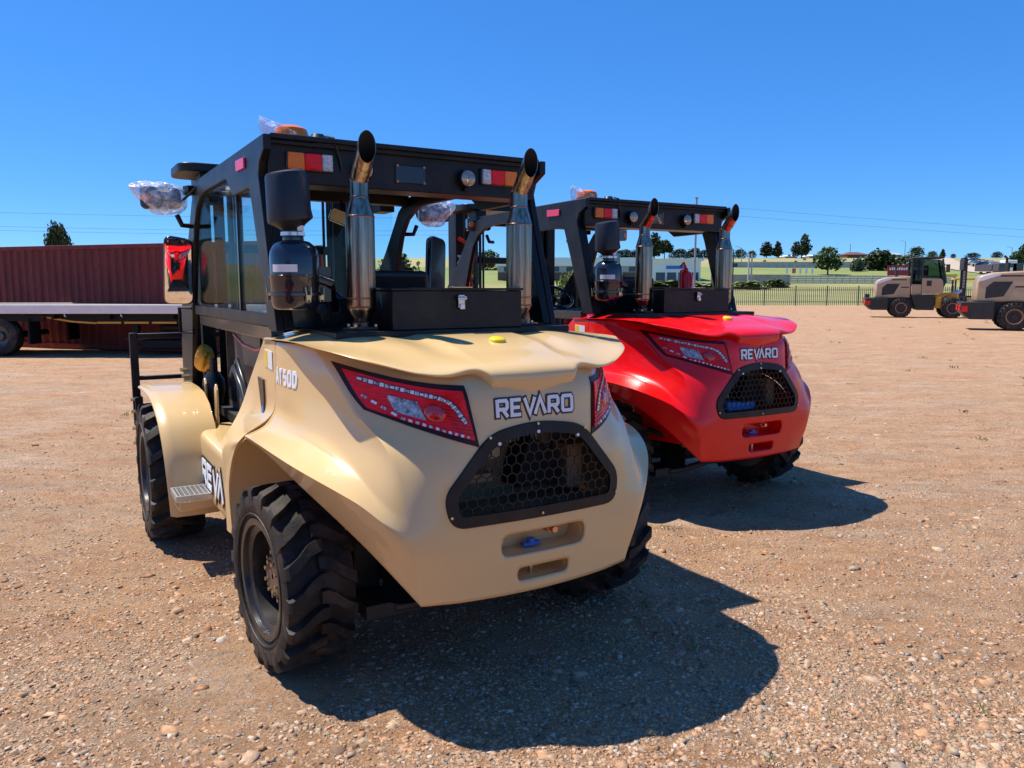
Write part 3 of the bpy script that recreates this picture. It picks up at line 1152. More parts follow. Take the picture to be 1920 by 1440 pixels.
    c.tube([(ax_, ay_, 1.92), (ax_ - .004, ay_, 1.96), (ax_ - .006, ay_, 1.978), (ax_ - .010, ay_, 2.000), (ax_ - .011, ay_, 2.012), (ax_ - .015, ay_, 2.05), (ax_ - .02, ay_, 2.19), (ax_ - .022, ay_, 2.207), (ax_ - .023, ay_, 2.216), (ax_ - .024, ay_, 2.218)],
           [.045, .045, .062, .098, .1, .096, .094, .088, .072, .0], 48)
    pc = part('precleaner', c, mat('matt_plastic', (.010, .011, .016), rough=.42, bump=.05, bscale=120, noise=.2), ac, ang=35)
    c = MB()
    c.lathe([(.050, 1.934), (.053, 1.934), (.053, 1.950), (.050, 1.950)], (ax_ - .002, ay_, 0), 'Z', 36)
    c.box((ax_ + .02, ay_ - .055, 1.942), (.03, .012, .016))
    part('hose_clamp', c, STEEL, ac)
    c = MB()
    for a_ in range(9):
        pass
    G1, G2 = [], []
    for zz in (1.772, 1.805):
        G1.append([(ax_ + .1105 * sin(t), ay_ - .1105 * cos(t), zz) for t in np.linspace(-1.25, -.15, 12)])
        G2.append([(ax_ + .107 * sin(t), ay_ - .107 * cos(t), zz) for t in np.linspace(-1.25, -.15, 12)])
    c.plate(G1, G2)
    part('paper_label', c, STICKER, ac)
    for t0 in (.22, 1.5, -2.2):
        c = MB()
        px_, py_ = ax_ + .120 * sin(t0), ay_ - .120 * cos(t0)
        c.tube([(px_ - .012, py_, 1.705), (px_ - .010, py_ - .004, 1.675), (px_ - .007, py_, 1.640)], .0035, 8)
        c.tube([(px_ + .012, py_, 1.705), (px_ + .010, py_ - .004, 1.675), (px_ + .007, py_, 1.640)], .0035, 8)
        c.box((px_, py_ - .002, 1.660), (.018, .008, .022))
        part('clip', c, BOLT, ac, ang=40)
    c = MB()
    c.box((ax_ + .10, ay_ + .10, 1.72), (.14, .18, .16))
    c.tube([(ax_ + .1, ay_, 1.75), (ax_ + .16, ay_ - .01, 1.73), (ax_ + .2, ay_ + .1, 1.68), (ax_ + .25, ay_ + .2, 1.6)], .022, 10)
    part('cleaner_bracket', c, SATIN, ac, ang=40)
    c = MB()
    c.box((ax_ + .020, ay_ - .05, 1.966), (.03, .004, .024))
    part('neck_label', c, STICKER, ac)

    # ---------------------------------------------------------- overhead guard / cab frame
    arcO = [(2.05, 2.415), (2.24, 2.385), (2.40, 2.30), (2.52, 2.17), (2.68, 2.00), (2.98, 1.72), (3.15, 1.50), (3.22, .86)]
    arcI = [(2.80, .92), (2.58, 1.58), (2.43, 1.95), (2.35, 2.12), (2.24, 2.23), (2.08, 2.295), (1.90, 2.315)]
    for sx in (-1, 1):
        g = MB()
        poly = [(.335, 2.415)] + arcO + arcI + [(1.22, 2.312), (1.05, 2.20), (.655, 2.205), (.635, 2.16), (.385, 1.57), (.36, 1.50), (.215, 1.50), (.455, 2.24), (.43, 2.30), (.335, 2.345)]
        g.prism(poly, 'X', .748 * sx, .785 * sx)
        go = part('guard_side', g, BLACK, root, ang=25, bevel=.004)
        if sx:
            rf = MB()
            rf.prism([(.90, 2.365), (.71, 2.358), (.71, 2.305), (.90, 2.310)], 'X', .786 * sx, .797 * sx)
            part('reflector', rf, REFLECT, go, bevel=.002)
        # inward box of the rear pillar, then the front post
        g = MB()
        g.add([(.70 * sx, .455, 2.21), (.747 * sx, .455, 2.21), (.747 * sx, .60, 2.21), (.70 * sx, .60, 2.21), (.70 * sx, .22, 1.508), (.747 * sx, .22, 1.508), (.747 * sx, .36, 1.508), (.70 * sx, .36, 1.508)],
              [(0, 1, 2, 3), (7, 6, 5, 4), (0, 4, 5, 1), (1, 5, 6, 2), (2, 6, 7, 3), (3, 7, 4, 0)])
        part('rear_pillar', g, BLACK, root, bevel=.005)
        g = MB()
        g.b2((.69 * sx, 2.86, .90), (.747 * sx, 2.98, 1.60))
        part('front_post', g, BLACK, root, bevel=.005)
    g = MB()
    g.b2((-.747, .40, 2.205), (.747, .60, 2.400))
    beam = part('rear_beam', g, BLACK, root, bevel=.006)
    g = MB()
    g.b2((-.747, .345, 2.401), (.747, 2.27, 2.425))
    g.b2((-.747, .370, 2.380), (.747, .399, 2.4005))
    roof = part('roof', g, BLACK, root, bevel=.004)
    g = MB()
    g.b2((-.747, 2.17, 2.33), (.747, 2.27, 2.400))
    part('front_beam', g, BLACK, root, bevel=.006)
    g = MB()
    vz = round_poly([(-.86, 2.36), (.86, 2.36), (.86, 2.86), (-.86, 2.86)], .12, 8)
    g.prism(vz, 'Z', 2.500, 2.560)
    vis = part('roof_visor', g, BLACK, root, ang=30, bevel=.008)
    for sx in (-1, 1):
        g = MB()
        g.b2((.60 * sx, 2.40, 2.30), (.72 * sx, 2.62, 2.499))
        part('visor_bracket', g, BLACK, vis, bevel=.006)
    # number plate blank, lamps
    g = MB()
    g.b2((-.105, .392, 2.245), (.065, .398, 2.335))
    npl = part('plate_blank', g, SATIN, root, bevel=.003)
    for px_, pz in ((-.095, 2.330), (.055, 2.330), (-.095, 2.250), (.055, 2.250)):
        g = MB()
        g.cyl((px_, .392, pz), (px_, .386, pz), .007, n=10)
        part('plate_bolt', g, mat('rusty_bolt', (.45, .22, .12), rough=.5, metal=.6, noise=.3), npl)
    for sx in (-1, 1):
        e = MB()
        xa, xb = .645 * sx - .022, .415 * sx - .022
        e.b2((min(xa, xb), .385, 2.265), (max(xa, xb), .399, 2.355))
        cl = part('lamp_cluster', e, PLASTIC, root, bevel=.004)
        for a_, b_, m_, nm in ((.640, .560, ORANGE, 'amber_lens'), (.559, .475, REDLENS, 'red_lens'), (.474, .420, CLEARLENS, 'clear_lens')):
            e = MB()
            e.b2((min(a_ * sx, b_ * sx) - .022, .368, 2.270), (max(a_ * sx, b_ * sx) - .022, .386, 2.350))
            part(nm, e, m_, cl, bevel=.006)
    for wx in (-.285, .30):
        e = MB()
        e.lathe([(.0, .345), (.030, .347), (.042, .352), (.045, .360), (.045, .375), (.030, .395), (.012, .400)], (wx, 0, 2.29), 'Y', 30)
        wl = part('work_light', e, mat('lamp_face', (.42, .34, .27), rough=.15, metal=.5, noise=.5, nscale=70, coat=1), root, ang=35)
        e = MB()
        e.lathe([(.0455, .350), (.049, .350), (.049, .378), (.0455, .378)], (wx, 0, 2.29), 'Y', 30)
        e.b2((wx - .012, .375, 2.225), (wx + .012, .399, 2.25))
        part('lamp_ring', e, BLACK, wl, ang=35)
    e = MB()
    e.tube([(-.47, .39, 2.44), (-.44, .36, 2.43), (-.42, .375, 2.38), (-.40, .39, 2.33), (-.39, .392, 2.28)], .006, 8)
    e.lathe([(.0, 2.452), (.03, 2.45), (.045, 2.425)], (-.5, .42, 0), 'Z', 16)
    part('lamp_cable', e, HOSE, root, ang=40)

    # glazing
    g = MB()
    wpoly = [(.40, 1.58), (.645, 2.165), (.66, 2.20), (1.05, 2.195), (1.22, 2.308), (1.90, 2.31), (2.08, 2.29), (2.24, 2.225), (2.35, 2.115), (2.43, 1.945), (2.52, 1.70), (2.57, 1.58)]
    g.prism(wpoly, 'X', -.768, -.763)
    sw = part('side_window', g, GLASS, root, ang=0)
    e = MB()
    e.b2((-.772, .35, 1.515), (-.745, 2.56, 1.580))
    part('window_sill', e, BLACK, sw, bevel=.006)
    e = MB()
    e.b2((-.775, 1.02, 1.58), (-.750, 1.045, 2.20))
    part('window_bar', e, SATIN, sw)
    g = MB()
    g.prism([(-.745, 1.15), (.745, 1.15), (.745, 2.30), (-.745, 2.30)], 'Y', 2.515, 2.520)
    ws = part('windshield', g, WIND, root, ang=0)
    # lower cab: panels, seat, wheel, dash
    e = MB()
    e.b2((-.76, .42, 1.445), (-.70, 2.45, 1.514))
    part('door_panel', e, SATIN, root, bevel=.004)
    e = MB()
    e.b2((-.66, .45, .80), (.66, 2.40, .86))
    e.b2((-.60, .44, .86), (.74, .52, 1.49))
    e.b2((-.35, .52, .86), (.55, 1.35, 1.42))
    part('cab_floor', e, DARK, root)
    e = MB()
    e.b2((-.60, 1.36, .82), (-.56, 2.40, 1.44))
    part('inner_panel', e, mat('panel_brown', (.10, .07, .05), rough=.6, noise=.2), root)
    e = MB()
    e.b2((-.25, .72, 1.42), (.25, 1.25, 1.53))
    seat = part('seat', e, SEATM, root, bevel=.05, seg=4)
    e = MB()
    e.add([(-.24, .72, 1.52), (.24, .72, 1.52), (.24, .84, 1.52), (-.24, .84, 1.52), (-.20, .64, 1.80), (.20, .64, 1.80), (.20, .72, 1.80), (-.20, .72, 1.80)],
          [(3, 2, 1, 0), (4, 5, 6, 7), (0, 1, 5, 4), (1, 2, 6, 5), (2, 3, 7, 6), (3, 0, 4, 7)])
    part('seat_back', e, SEATM, seat, bevel=.035, seg=4)
    e = MB()
    e.b2((-.60, 2.05, .86), (.60, 2.42, 1.50))
    dash = part('dashboard', e, PLASTIC, root, bevel=.05, seg=4)
    e = MB()
    cx, cy, czz = -.10, 1.86, 1.62
    tl_ = Vector((0, -.55, .83)).normalized()
    u_ = Vector((1, 0, 0))
    v_ = tl_.cross(u_)
    ringp = [Vector((cx, cy, czz)) + u_ * .19 * cos(a) + v_ * .19 * sin(a) for a in np.linspace(0, 2 * pi, 41)]
    e.tube(ringp, .014, 10)
    for a in (.5, 2.6, 4.7):
        e.tube([(cx, cy, czz - .01), Vector((cx, cy, czz)) + u_ * .19 * cos(a) + v_ * .19 * sin(a)], .010, 8)
    e.cyl((cx, cy, czz - .02), Vector((cx, cy, czz)) - tl_ * .35, .03, n=14)
    stw = part('steering_wheel', e, PLASTIC, root, ang=50)
    e = MB()
    kk = Vector((cx, cy, czz)) + u_ * .19 * cos(2.2) + v_ * .19 * sin(2.2)
    e.tube([kk, kk + tl_ * .03, kk + tl_ * .05, kk + tl_ * .075, kk + tl_ * .085], [.009, .009, .024, .024, .008], 16)
    part('spinner_knob', e, PLASTIC, stw, ang=50)
    for lx in (.22, .28, .34):
        e = MB()
        e.tube([(lx, 1.9, 1.45), (lx, 1.82, 1.60)], .007, 8)
        e.tube([(lx, 1.82, 1.595), (lx, 1.812, 1.61), (lx, 1.80, 1.635), (lx, 1.795, 1.645)], [.006, .018, .018, .006], 12)
        part('lever', e, PLASTIC, root, ang=50)
    # interior mirror
    e = MB()
    e.prism(round_poly([(-.10, -.045), (.10, -.045), (.10, .045), (-.10, .045)], .025, 5), 'Y', -.012, .012)
    M_ = Matrix.Translation((.08, 1.75, 2.17)) @ Matrix.Rotation(radians(-8), 4, 'Y') @ Matrix.Rotation(radians(14), 4, 'Z')
    M_ = Matrix.Translation((.08, 1.75, 2.17)) @ Matrix.Rotation(radians(22), 4, 'Y') @ Matrix.Rotation(radians(-10), 4, 'Z')
    e.v = [tuple(M_ @ Vector(v)) for v in e.v]
    e.tube([(.08, 1.77, 2.20), (.08, 1.80, 2.30)], .008, 8)
    rm = part('interior_mirror', e, PLASTIC, root, ang=40)
    e = MB()
    e.prism(round_poly([(-.095, -.040), (.095, -.040), (.095, .040), (-.095, .040)], .022, 5), 'Y', -.0145, -.0125)
    e.v = [tuple(M_ @ Vector(v)) for v in e.v]
    part('mirror_film', e, CREAM, rm, ang=0)

    # under-window gear on the left: hoses, brackets, bagged valve
    e = MB()
    e.tube([(-.71, 1.55, 1.42), (-.72, 1.25, 1.375), (-.72, .95, 1.365), (-.71, .62, 1.40)], .010, 8)
    part('red_hose', e, REDHOSE, root, ang=50)
    e = MB()
    e.cyl((-.715, .70, 1.44), (-.715, .70, 1.41), .022, n=14)
    part('red_knob', e, REDHOSE, root, ang=50)
    e = MB()
    e.tube([(-.66, 1.95, 1.12), (-.69, 1.70, 1.20), (-.70, 1.45, 1.10), (-.68, 1.30, .84)], .018, 10)
    e.tube([(-.66, 1.80, 1.20), (-.70, 1.55, 1.26), (-.70, 1.35, 1.12), (-.66, 1.22, .84)], .014, 10)
    part('hydraulic_hose', e, HOSE, root, ang=50)
    e = MB()
    e.tube([(-.68, 2.5, .86), (-.68, 2.5, .96), (-.68, 2.5, 1.04), (-.68, 2.5, 1.10)], [.06, .08, .075, .04], 16)
    e.cyl((-.68, 2.5, 1.08), (-.68, 2.5, 1.20), .022, n=10)
    part('valve', e, HOSE, root, ang=40)
    for yy in (2.92, 2.44, 2.02):
        e = MB()
        e.prism([(yy, .78), (yy + .09, .78), (yy + .07, 1.03), (yy + .03, 1.06), (yy - .01, 1.02)], 'X', -.75, -.735)
        part('bracket', e, TAN, root, bevel=.004)
    e = MB()
    for i in range(12):
        pass
    rows_ = []
    for i in range(13):
        ph = pi * i / 12
        row = []
        for k in range(25):
            a = 2 * pi * k / 24
            rr = 1 + .16 * sin(3 * a + 2 * ph) + .1 * sin(7 * a + 5 * ph)
            row.append((-.71 + .065 * sin(ph) * cos(a) * rr, 2.68 + .13 * sin(ph) * sin(a) * rr, 1.185 + .105 * cos(ph)))
        rows_.append(row)
    e.grid(rows_)
    part('bagged_valve', e, YCAP, root, ang=45)

    # ---------------------------------------------------------- side tank, step, front fenders
    for sx in (-1, 1):
        e = MB()
        pr = round_poly([(-.900, .40), (-.60, .40), (-.60, .785), (-.892, .785)], [.02, .0, .0, .06], 6)
        # outline in x,z extruded along y
        pr = [(abs(x) * sx, z) for x, z in pr]
        e.prism(pr, 'Y', .90, 2.10)
        tk = part('side_tank', e, TAN, root, ang=35, bevel=.02, seg=3)
        if sx == -1:
            place = lambda u, v, l: Vector((-.900 + .0208 * (.07 + v) - l, 1.73 - u, .485 + v))
            m1 = lettering('REVY', place, .140, .135, .050, .034, grow=.032, lift=.003, thick=.002, sub=1)
            lo = part('tank_emblem', m1, LETTERB, tk, ang=0)
            m1 = lettering('REVY', place, .140, .135, .050, .034, lift=.006, thick=.002, sub=1)
            part('tank_lettering', m1, WHITE, tk, ang=0)
        # fender: sheet arching over the front wheel
        cy_, cz_ = 2.30, .47
        prof = [(2.86, .995), (2.72, 1.0), (2.50, 1.0), (2.27, .985), (2.08, .93), (1.90, .82), (1.80, .69), (1.745, .54), (1.72, .40), (1.715, .27)]
        pf = spline([(0, a, b_) for a, b_ in prof], 6)
        Gm, Gi = [], []
        for i, (_, yy, zz) in enumerate(pf):
            t = i / (len(pf) - 1)
            xo = -1.15 + .045 * t
            xi = -.80 + .02 * t
            row, row2 = [], []
            for k in range(11):
                s = k / 10
                x = xo + (xi - xo) * s
                crown = .006 * sin(pi * s) - .018 * max(0, .1 - s) / .1
                ny, nz = (yy - cy_), (zz - cz_)
                ln = sqrt(ny * ny + nz * nz)
                row.append((-x * sx if sx == 1 else x, yy + ny / ln * crown, zz + nz / ln * crown))
                row2.append((-x * sx if sx == 1 else x, yy + ny / ln * (crown - .015), zz + nz / ln * (crown - .015)))
            Gm.append(row)
            Gi.append(row2)
        e = MB().plate(Gm, Gi)
        part('fender', e, TAN, root, ang=40)
        # inner skirt closing the fender against the frame
        e = MB()
        e.prism([(a, b_ - .004) for a, b_ in prof] + [(1.95, .40), (2.60, .40), (2.86, .60)], 'X', .800 * sx, .785 * sx)
        part('fender_skirt', e, TAN, root, ang=30)
        e = MB()
        xa_, xb_ = 1.105, .905
        e.b2((min(xa_ * sx, xb_ * sx), 1.43, .435), (max(xa_ * sx, xb_ * sx), 1.445, .470))
        e.b2((min(xa_ * sx, xb_ * sx), 1.675, .435), (max(xa_ * sx, xb_ * sx), 1.69, .470))
        e.b2((min(xa_ * sx, (xa_ - .012) * sx), 1.446, .435), (max(xa_ * sx, (xa_ - .012) * sx), 1.674, .470))
        for i in range(7):
            xx = (.915 + i * .027) * sx
            e.b2((xx - .003, 1.446, .445), (xx + .003, 1.674, .4685))
        for i in range(9):
            yy = 1.462 + i * .025
            e.b2((min(.905 * sx, 1.092 * sx), yy, .447), (max(.905 * sx, 1.092 * sx), yy + .005, .4680))
        stp = part('step', e, ALU, root)
        e = MB()
        e.b2((min(1.09 * sx, .85 * sx), 1.45, .37), (max(1.09 * sx, .85 * sx), 1.67, .433))
        part('step_bracket', e, TAN, stp, bevel=.01)
    for zz, yy in ((1.07, 3.02), (1.03, 2.94), (.99, 2.86), (1.07, 3.08), (1.03, 3.0), (.99, 2.92)):
        e = MB()
        e.cyl((-.785, yy, zz), (-.825, yy, zz), .014, n=6)
        part('post_bolt', e, BOLT, root)
    e = MB()
    e.tube([(-.78, 2.62, 1.56), (-.855, 2.72, 1.56), (-.855, 2.72, 1.38), (-.78, 2.62, 1.38)], .014, 10)
    part('grab_handle', e, BLACK, root, ang=40)

    # ---------------------------------------------------------- side mirrors, bagged indicators, beacon
    for sx in (-1, 1):
        e = MB()
        out = round_poly([(-.112, -.250), (.095, -.250), (.115, .205), (-.080, .240)], .06, 6)
        e.prism(out, 'Y', -.012, .035)
        yaw_ = radians(-17 if sx < 0 else 205)
        M_ = Matrix.Translation((-.880 if sx < 0 else 1.11, 2.50, 1.835 if sx < 0 else 1.90)) @ Matrix.Rotation(yaw_, 4, 'Z') @ Matrix.Rotation(radians(7 if sx < 0 else 0), 4, 'X')
        e.v = [tuple(M_ @ Vector((v[0] * (1 if sx < 0 else -1), v[1], v[2]))) for v in e.v]
        mo = part('side_mirror', e, PLASTIC, root, ang=35, bevel=.012, seg=3)
        e = MB()
        op = offset_poly(out, .012)
        op = op + op[:1]
        e.grid([[(px_ * k / 14, -.036 + ((px_ * k / 14)**2 + (pz * k / 14)**2) / (2 * 1.15) * .34, pz * k / 14) for px_, pz in op] for k in range(15)])
        e.v = [tuple(M_ @ Vector((v[0] * (1 if sx < 0 else -1), v[1], v[2]))) for v in e.v]
        part('mirror_glass', e, MIRROR, mo, ang=80)
        e = MB()
        e.tube([(.92 * sx, 2.53, 1.86), (.86 * sx, 2.56, 1.86), (.79 * sx, 2.57, 1.84)], .012, 8)
        e.b2((min(.79 * sx, .86 * sx), 2.54, 1.76), (max(.79 * sx, .86 * sx), 2.58, 1.92))
        part('mirror_arm', e, BLACK, mo, ang=40)
        # indicator in a plastic bag
        e = MB()
        e.prism(round_poly([(-.125, -.07), (.125, -.06), (.125, .07), (-.125, .075)], .035, 5), 'Y', -.05, .05)
        M_ = Matrix.Translation((.985 * sx if sx < 0 else 1.05, 2.36, 2.30)) @ Matrix.Rotation(radians(12 * sx), 4, 'Z')
        e.v = [tuple(M_ @ Vector(v)) for v in e.v]
        il = part('indicator_lamp', e, PLASTIC, root, ang=35, bevel=.012, seg=3)
        e = MB()
        e.lathe([(.0, -.060), (.025, -.058), (.030, -.050)], (-.085 * -sx, 0, .0), 'Y', 18)
        e.v = [tuple(M_ @ Vector(v)) for v in e.v]
        part('amber_lens', e, ORANGE, il, ang=50)
        e = MB()
        e.tube([(.89 * sx, 2.36, 2.20), (.86 * sx, 2.36, 2.13), (.79 * sx, 2.40, 2.13)], .018, 8)
        e.box((.80 * sx, 2.30, 2.36), (.08, .08, .06), rz=.3)
        e.tube([(.88 * sx, 2.33, 2.27), (.82 * sx, 2.22, 2.33), (.76 * sx, 2.18, 2.40)], .009, 8)
        part('lamp_arm', e, BLACK, il, ang=40, bevel=.01)
        e = MB()
        rows_ = []
        for i in range(22):
            ph = pi * i / 21
            row = []
            for k in range(37):
                a = 2 * pi * k / 36
                cr = 1 + .05 * sin(5 * a + 4 * ph) + .04 * sin(11 * a - 7 * ph) + .03 * sin(17 * a + 13 * ph)
                ex = abs(sin(ph))**.6
                hx_ = cos(ph)
                pt = Vector((hx_ * .165, .085 * ex * cos(a) * cr, .105 * ex * sin(a) * cr))
                if hx_ * sx > .2:     # gathered end of the bag flares up and out
                    k_ = (hx_ * sx - .2) / .8
                    pt.z = pt.z * (1 - .7 * k_**2) + .075 * k_
                    pt.x += .03 * sx * k_
                row.append(tuple(M_ @ pt))
            rows_.append(row)
        e.grid(rows_)
        part('plastic_bag', e, BAG, il, ang=24)
    e = MB()
    e.lathe([(.07, 2.425), (.07, 2.45), (.062, 2.452)], (-.60, .62, 0), 'Z', 28)
    bc = part('beacon', e, BLACK, root, ang=35)
    e = MB()
    e.lathe([(.085, 2.444), (.087, 2.475), (.078, 2.50), (.05, 2.515), (.0, 2.52)], (-.575, .62, 0), 'Z', 32)
    part('amber_dome', e, ORANGE, bc, ang=40)
    e = MB()
    rows_ = []
    for i in range(20):
        t = i / 19
        row = []
        for k in range(37):
            a = 2 * pi * k / 36
            cr = 1 + .06 * sin(6 * a + 5 * t) + .05 * sin(13 * a - 9 * t)
            r_ = .105 * (1 - t**2.2) * cr
            row.append((-.60 - .13 * t**1.6 + r_ * cos(a), .62 + r_ * sin(a), 2.428 + .122 * t))
        rows_.append(row)
    e.grid(rows_)
    part('plastic_bag', e, BAGTHIN, bc, ang=24)

    # ---------------------------------------------------------- chassis, axles
    e = MB()
    e.b2((-.42, -.38, .52), (.42, .40, 1.30))
    e.b2((-.46, .42, .42), (.46, 2.95, .80))
    part('chassis', e, DARK, root, bevel=.01)
    e = MB()
    e.tube([(-.60, 0, .41), (-.30, 0, .42), (-.18, 0, .42), (-.12, 0, .43), (.12, 0, .43), (.18, 0, .42), (.30, 0, .42), (.60, 0, .41)], [.08, .075, .08, .15, .15, .08, .075, .08], 18)
    e.cyl((-.45, -.16, .40), (.45, -.16, .40), .035, n=14)
    e.box((-.50, -.02, .41), (.12, .22, .26))
    e.box((.50, -.02, .41), (.12, .22, .26))
    part('rear_axle', e, DARK, root, ang=40)
    e = MB()
    pth = [(-.46, -.30, .36 + .02 * i) for i in range(1)]
    zz = [(-.40, -.36, .36), (-.40, -.36, .54)]
    ns = 40
    e.tube([(-.40, -.33, .33 + .19 * i / ns) for i in range(ns + 1)], [.085 + (.012 if i % 2 else 0) for i in range(ns + 1)], 24)
    part('ribbed_boot', e, HOSE, root, ang=25)
    e = MB()
    e.tube([(-.45, -.35, .30), (-.30, -.40, .32), (-.1, -.42, .36), (.2, -.40, .34)], .025, 10)
    e.tube([(-.55, -.20, .62), (-.45, -.40, .55), (-.25, -.48, .46)], .018, 10)
    e.box((-.46, -.26, .30), (.26, .2, .06))
    part('steering_linkage', e, DARK, root, ang=40)
    e = MB()
    e.tube([(-.95, 2.30, .47), (-.30, 2.30, .47), (-.15, 2.30, .47), (.15, 2.30, .47), (.30, 2.30, .47), (.95, 2.30, .47)], [.10, .10, .20, .20, .10, .10], 18)
    part('front_axle', e, DARK, root, ang=40)
    for sx in (-1, 1):
        wq = build_wheel(root, (.815 * sx, 0, .414), .414, .152, .255, sx > 0)
        wq.rotation_euler.z += radians(5)
        build_wheel(root, (1.03 * sx, 2.28, .464), .464, .170, .252, sx > 0)

    # ---------------------------------------------------------- mast and carriage
    for sx in (-1, 1):
        e = MB()
        X_, Y_ = .60 * sx, 3.05
        e.b2((X_ - .05, Y_ - .01, .22), (X_ + .05, Y_ + .02, 2.60))
        e.b2((X_ - .05 if sx < 0 else X_ + .02, Y_ + .02, .22), (X_ - .02 if sx < 0 else X_ + .05, Y_ + .16, 2.60))
        e.b2((X_ - .05, Y_ + .16, .22), (X_ + .05, Y_ + .19, 2.60))
        up_ = part('mast_upright', e, BLACK, root, bevel=.004)
        e = MB()
        X2 = .48 * sx
        e.b2((X2 - .04, Y_ + .03, .25), (X2 + .04, Y_ + .05, 2.58))
        e.b2((X2 - .015, Y_ + .05, .25), (X2 + .015, Y_ + .15, 2.58))
        part('inner_mast', e, BLACK, root, bevel=.004)
        e = MB()
        e.cyl((X2 + .075 * -sx, Y_ - .02, .35), (X2 + .075 * -sx, Y_ - .02, 1.55), .038, n=18)
        e.cyl((X2 + .075 * -sx, Y_ - .02, 1.55), (X2 + .075 * -sx, Y_ - .02, 2.6), .024, n=18)
        part('lift_cylinder', e, SATIN, root, ang=40)
        e = MB()
        for i in range(60):
            e.box((.40 * sx, Y_ + .02, 0.78 + i * .03), (.035 if i % 2 else .022, .018, .026))
        part('lift_chain', e, DARK, root)
        e = MB()
        e.tube([(.37 * sx, Y_ - .05, 2.6), (.37 * sx, Y_ - .05, 1.5), (.39 * sx, Y_ - .08, 1.3), (.25 * sx, Y_ - .10, 1.1), (.25 * sx, Y_ - .1, .5)], .016, 10)
        e.tube([(.33 * sx, Y_ - .05, 2.6), (.33 * sx, Y_ - .05, 1.52), (.35 * sx, Y_ - .08, 1.32), (.21 * sx, Y_ - .10, 1.1), (.21 * sx, Y_ - .1, .5)], .012, 10)
        part('hydraulic_hose', e, HOSE, root, ang=50)
    for nm_, lo_, hi_ in (('mast_crosshead', (-.66, 3.03, 2.54), (.66, 3.039, 2.62)), ('mast_crossbar', (-.55, 3.02, 1.98), (.55, 3.05, 2.05)), ('mast_crossbar', (-.66, 3.00, .60), (.66, 3.04, .72))):
        e = MB()
        e.b2(lo_, hi_)
        part(nm_, e, BLACK, root, bevel=.003)
    e = MB()
    yb = 3.55
    for xx in (-1.10, 1.10):
        e.b2((xx - .03, yb, .58), (xx + .03, yb + .05, 1.34))
    for xx in (-.72, -.36, 0, .36, .72):
        e.b2((xx - .012, yb + .01, .62), (xx + .012, yb + .04, 1.30))
    e.b2((-1.07, yb + .005, 1.29), (1.07, yb + .045, 1.335))
    e.b2((-1.07, yb + .005, .95), (1.07, yb + .045, .985))
    lbk = part('load_backrest', e, BLACK, root, bevel=.006)
    e = MB()
    e.b2((-1.07, yb - .06, .62), (1.07, yb + .06, .72))
    e.b2((-1.07, yb - .06, .36), (1.07, yb + .06, .46))
    e.b2((-1.12, yb - .05, .34), (-1.06, yb + .05, .82))
    e.b2((1.06, yb - .05, .34), (1.12, yb + .05, .82))
    e.b2((-.40, yb - .22, .34), (-.30, yb - .06, .95))
    e.b2((.30, yb - .22, .34), (.40, yb - .06, .95))
    cg = part('fork_carriage', e, BLACK, root, bevel=.006)
    for z_ in (.80, .70, .56, .44):
        e = MB()
        e.cyl((-1.12, yb - .02, z_), (-1.15, yb - .02, z_), .014, n=6)
        part('carriage_bolt', e, BOLT, cg)
    for sx in (-1, 1):
        e = MB()
        e.prism([(yb + .06, .80), (yb + .06, .06), (yb + 1.15, .06), (yb + 1.15, .075), (yb + .12, .11), (yb + .11, .80)], 'X', .50 * sx - .06, .50 * sx + .06)
        part('fork', e, BLACK, root, bevel=.006)
    return root


tanrot = radians(31.0)
tan_truck = build_forklift('forklift', 'tan rough-terrain forklift with black cab frame and honeycomb rear grille, nearest the camera', 'forklift', (-0.3094, 3.8156, 0), tanrot, 'forklifts parked side by side')
trucks = 'forklifts parked side by side'
red_truck = dup(tan_truck, (1.434, 6.369, 0), radians(29.34), 'bright red forklift with black canopy, parked just behind and right of the tan one', None, swap={TAN: RED}, skip=('side_window', 'model_lettering', 'windshield'))


def kids(o, stem):
    return [c for c in o.children if c.name.split('.')[0] == stem]


# the red one's indicators hang closer in and have no bag
for c in kids(red_truck, 'indicator_lamp'):
    c.location = (0.27, 0, 0.05) if c.data.vertices[0].co.x < 0 else (0, 0, 0)
    for b in kids(c, 'plastic_bag'):
        bpy.data.objects.remove(b)
for c in kids(red_truck, 'side_mirror'):
    if c.data.vertices[0].co.x < 0:
        for b in list(c.children):
            bpy.data.objects.remove(b)
        bpy.data.objects.remove(c)
up_ = [c for c in kids(red_truck, 'mast_upright') if c.data.vertices[0].co.x < 0][0]
part('mast_lettering', lettering('REVYRO', lambda u, v, l: Vector((-.633 + v, 3.0395 - l, 2.06 - u)), .066, .085, .028, .020, lift=.001, thick=.002, sub=1), WHITE, up_, ang=0)
# extinguisher and a cable by the red one's mast side
e = MB()
e.lathe([(.0, 1.50), (.060, 1.50), (.066, 1.52), (.066, 1.80), (.050, 1.845), (.022, 1.86), (.020, 1.885)], (.535, .62, 0), 'Z', 28)
e.tube([(.535, .62, 1.88), (.49, .60, 1.93), (.44, .58, 1.90)], .012, 8)
e.tube([(.535, .62, 1.87), (.46, .60, 1.86), (.46, .60, 1.70)], .012, 8)
part('fire_extinguisher', e, RED, red_truck, ang=40)
e = MB()
e.b2((-.10, -.60, .772), (.18, -.48, .84))
part('sky_reflection_plate', e, mat('painted_sky_blue', (.10, .35, .85), rough=.4, noise=.1), red_truck, bevel=.01)  # added blue plate, painted as the sky's reflection behind the grille
e = MB()
e.tube([(-.64, 3.0, 2.25), (-.52, 2.95, 2.18), (-.50, 2.9, 2.05), (-.55, 2.9, 1.9), (-.52, 2.9, 1.55)], .02, 10)
part('red_hose', e, REDHOSE, red_truck, ang=50)
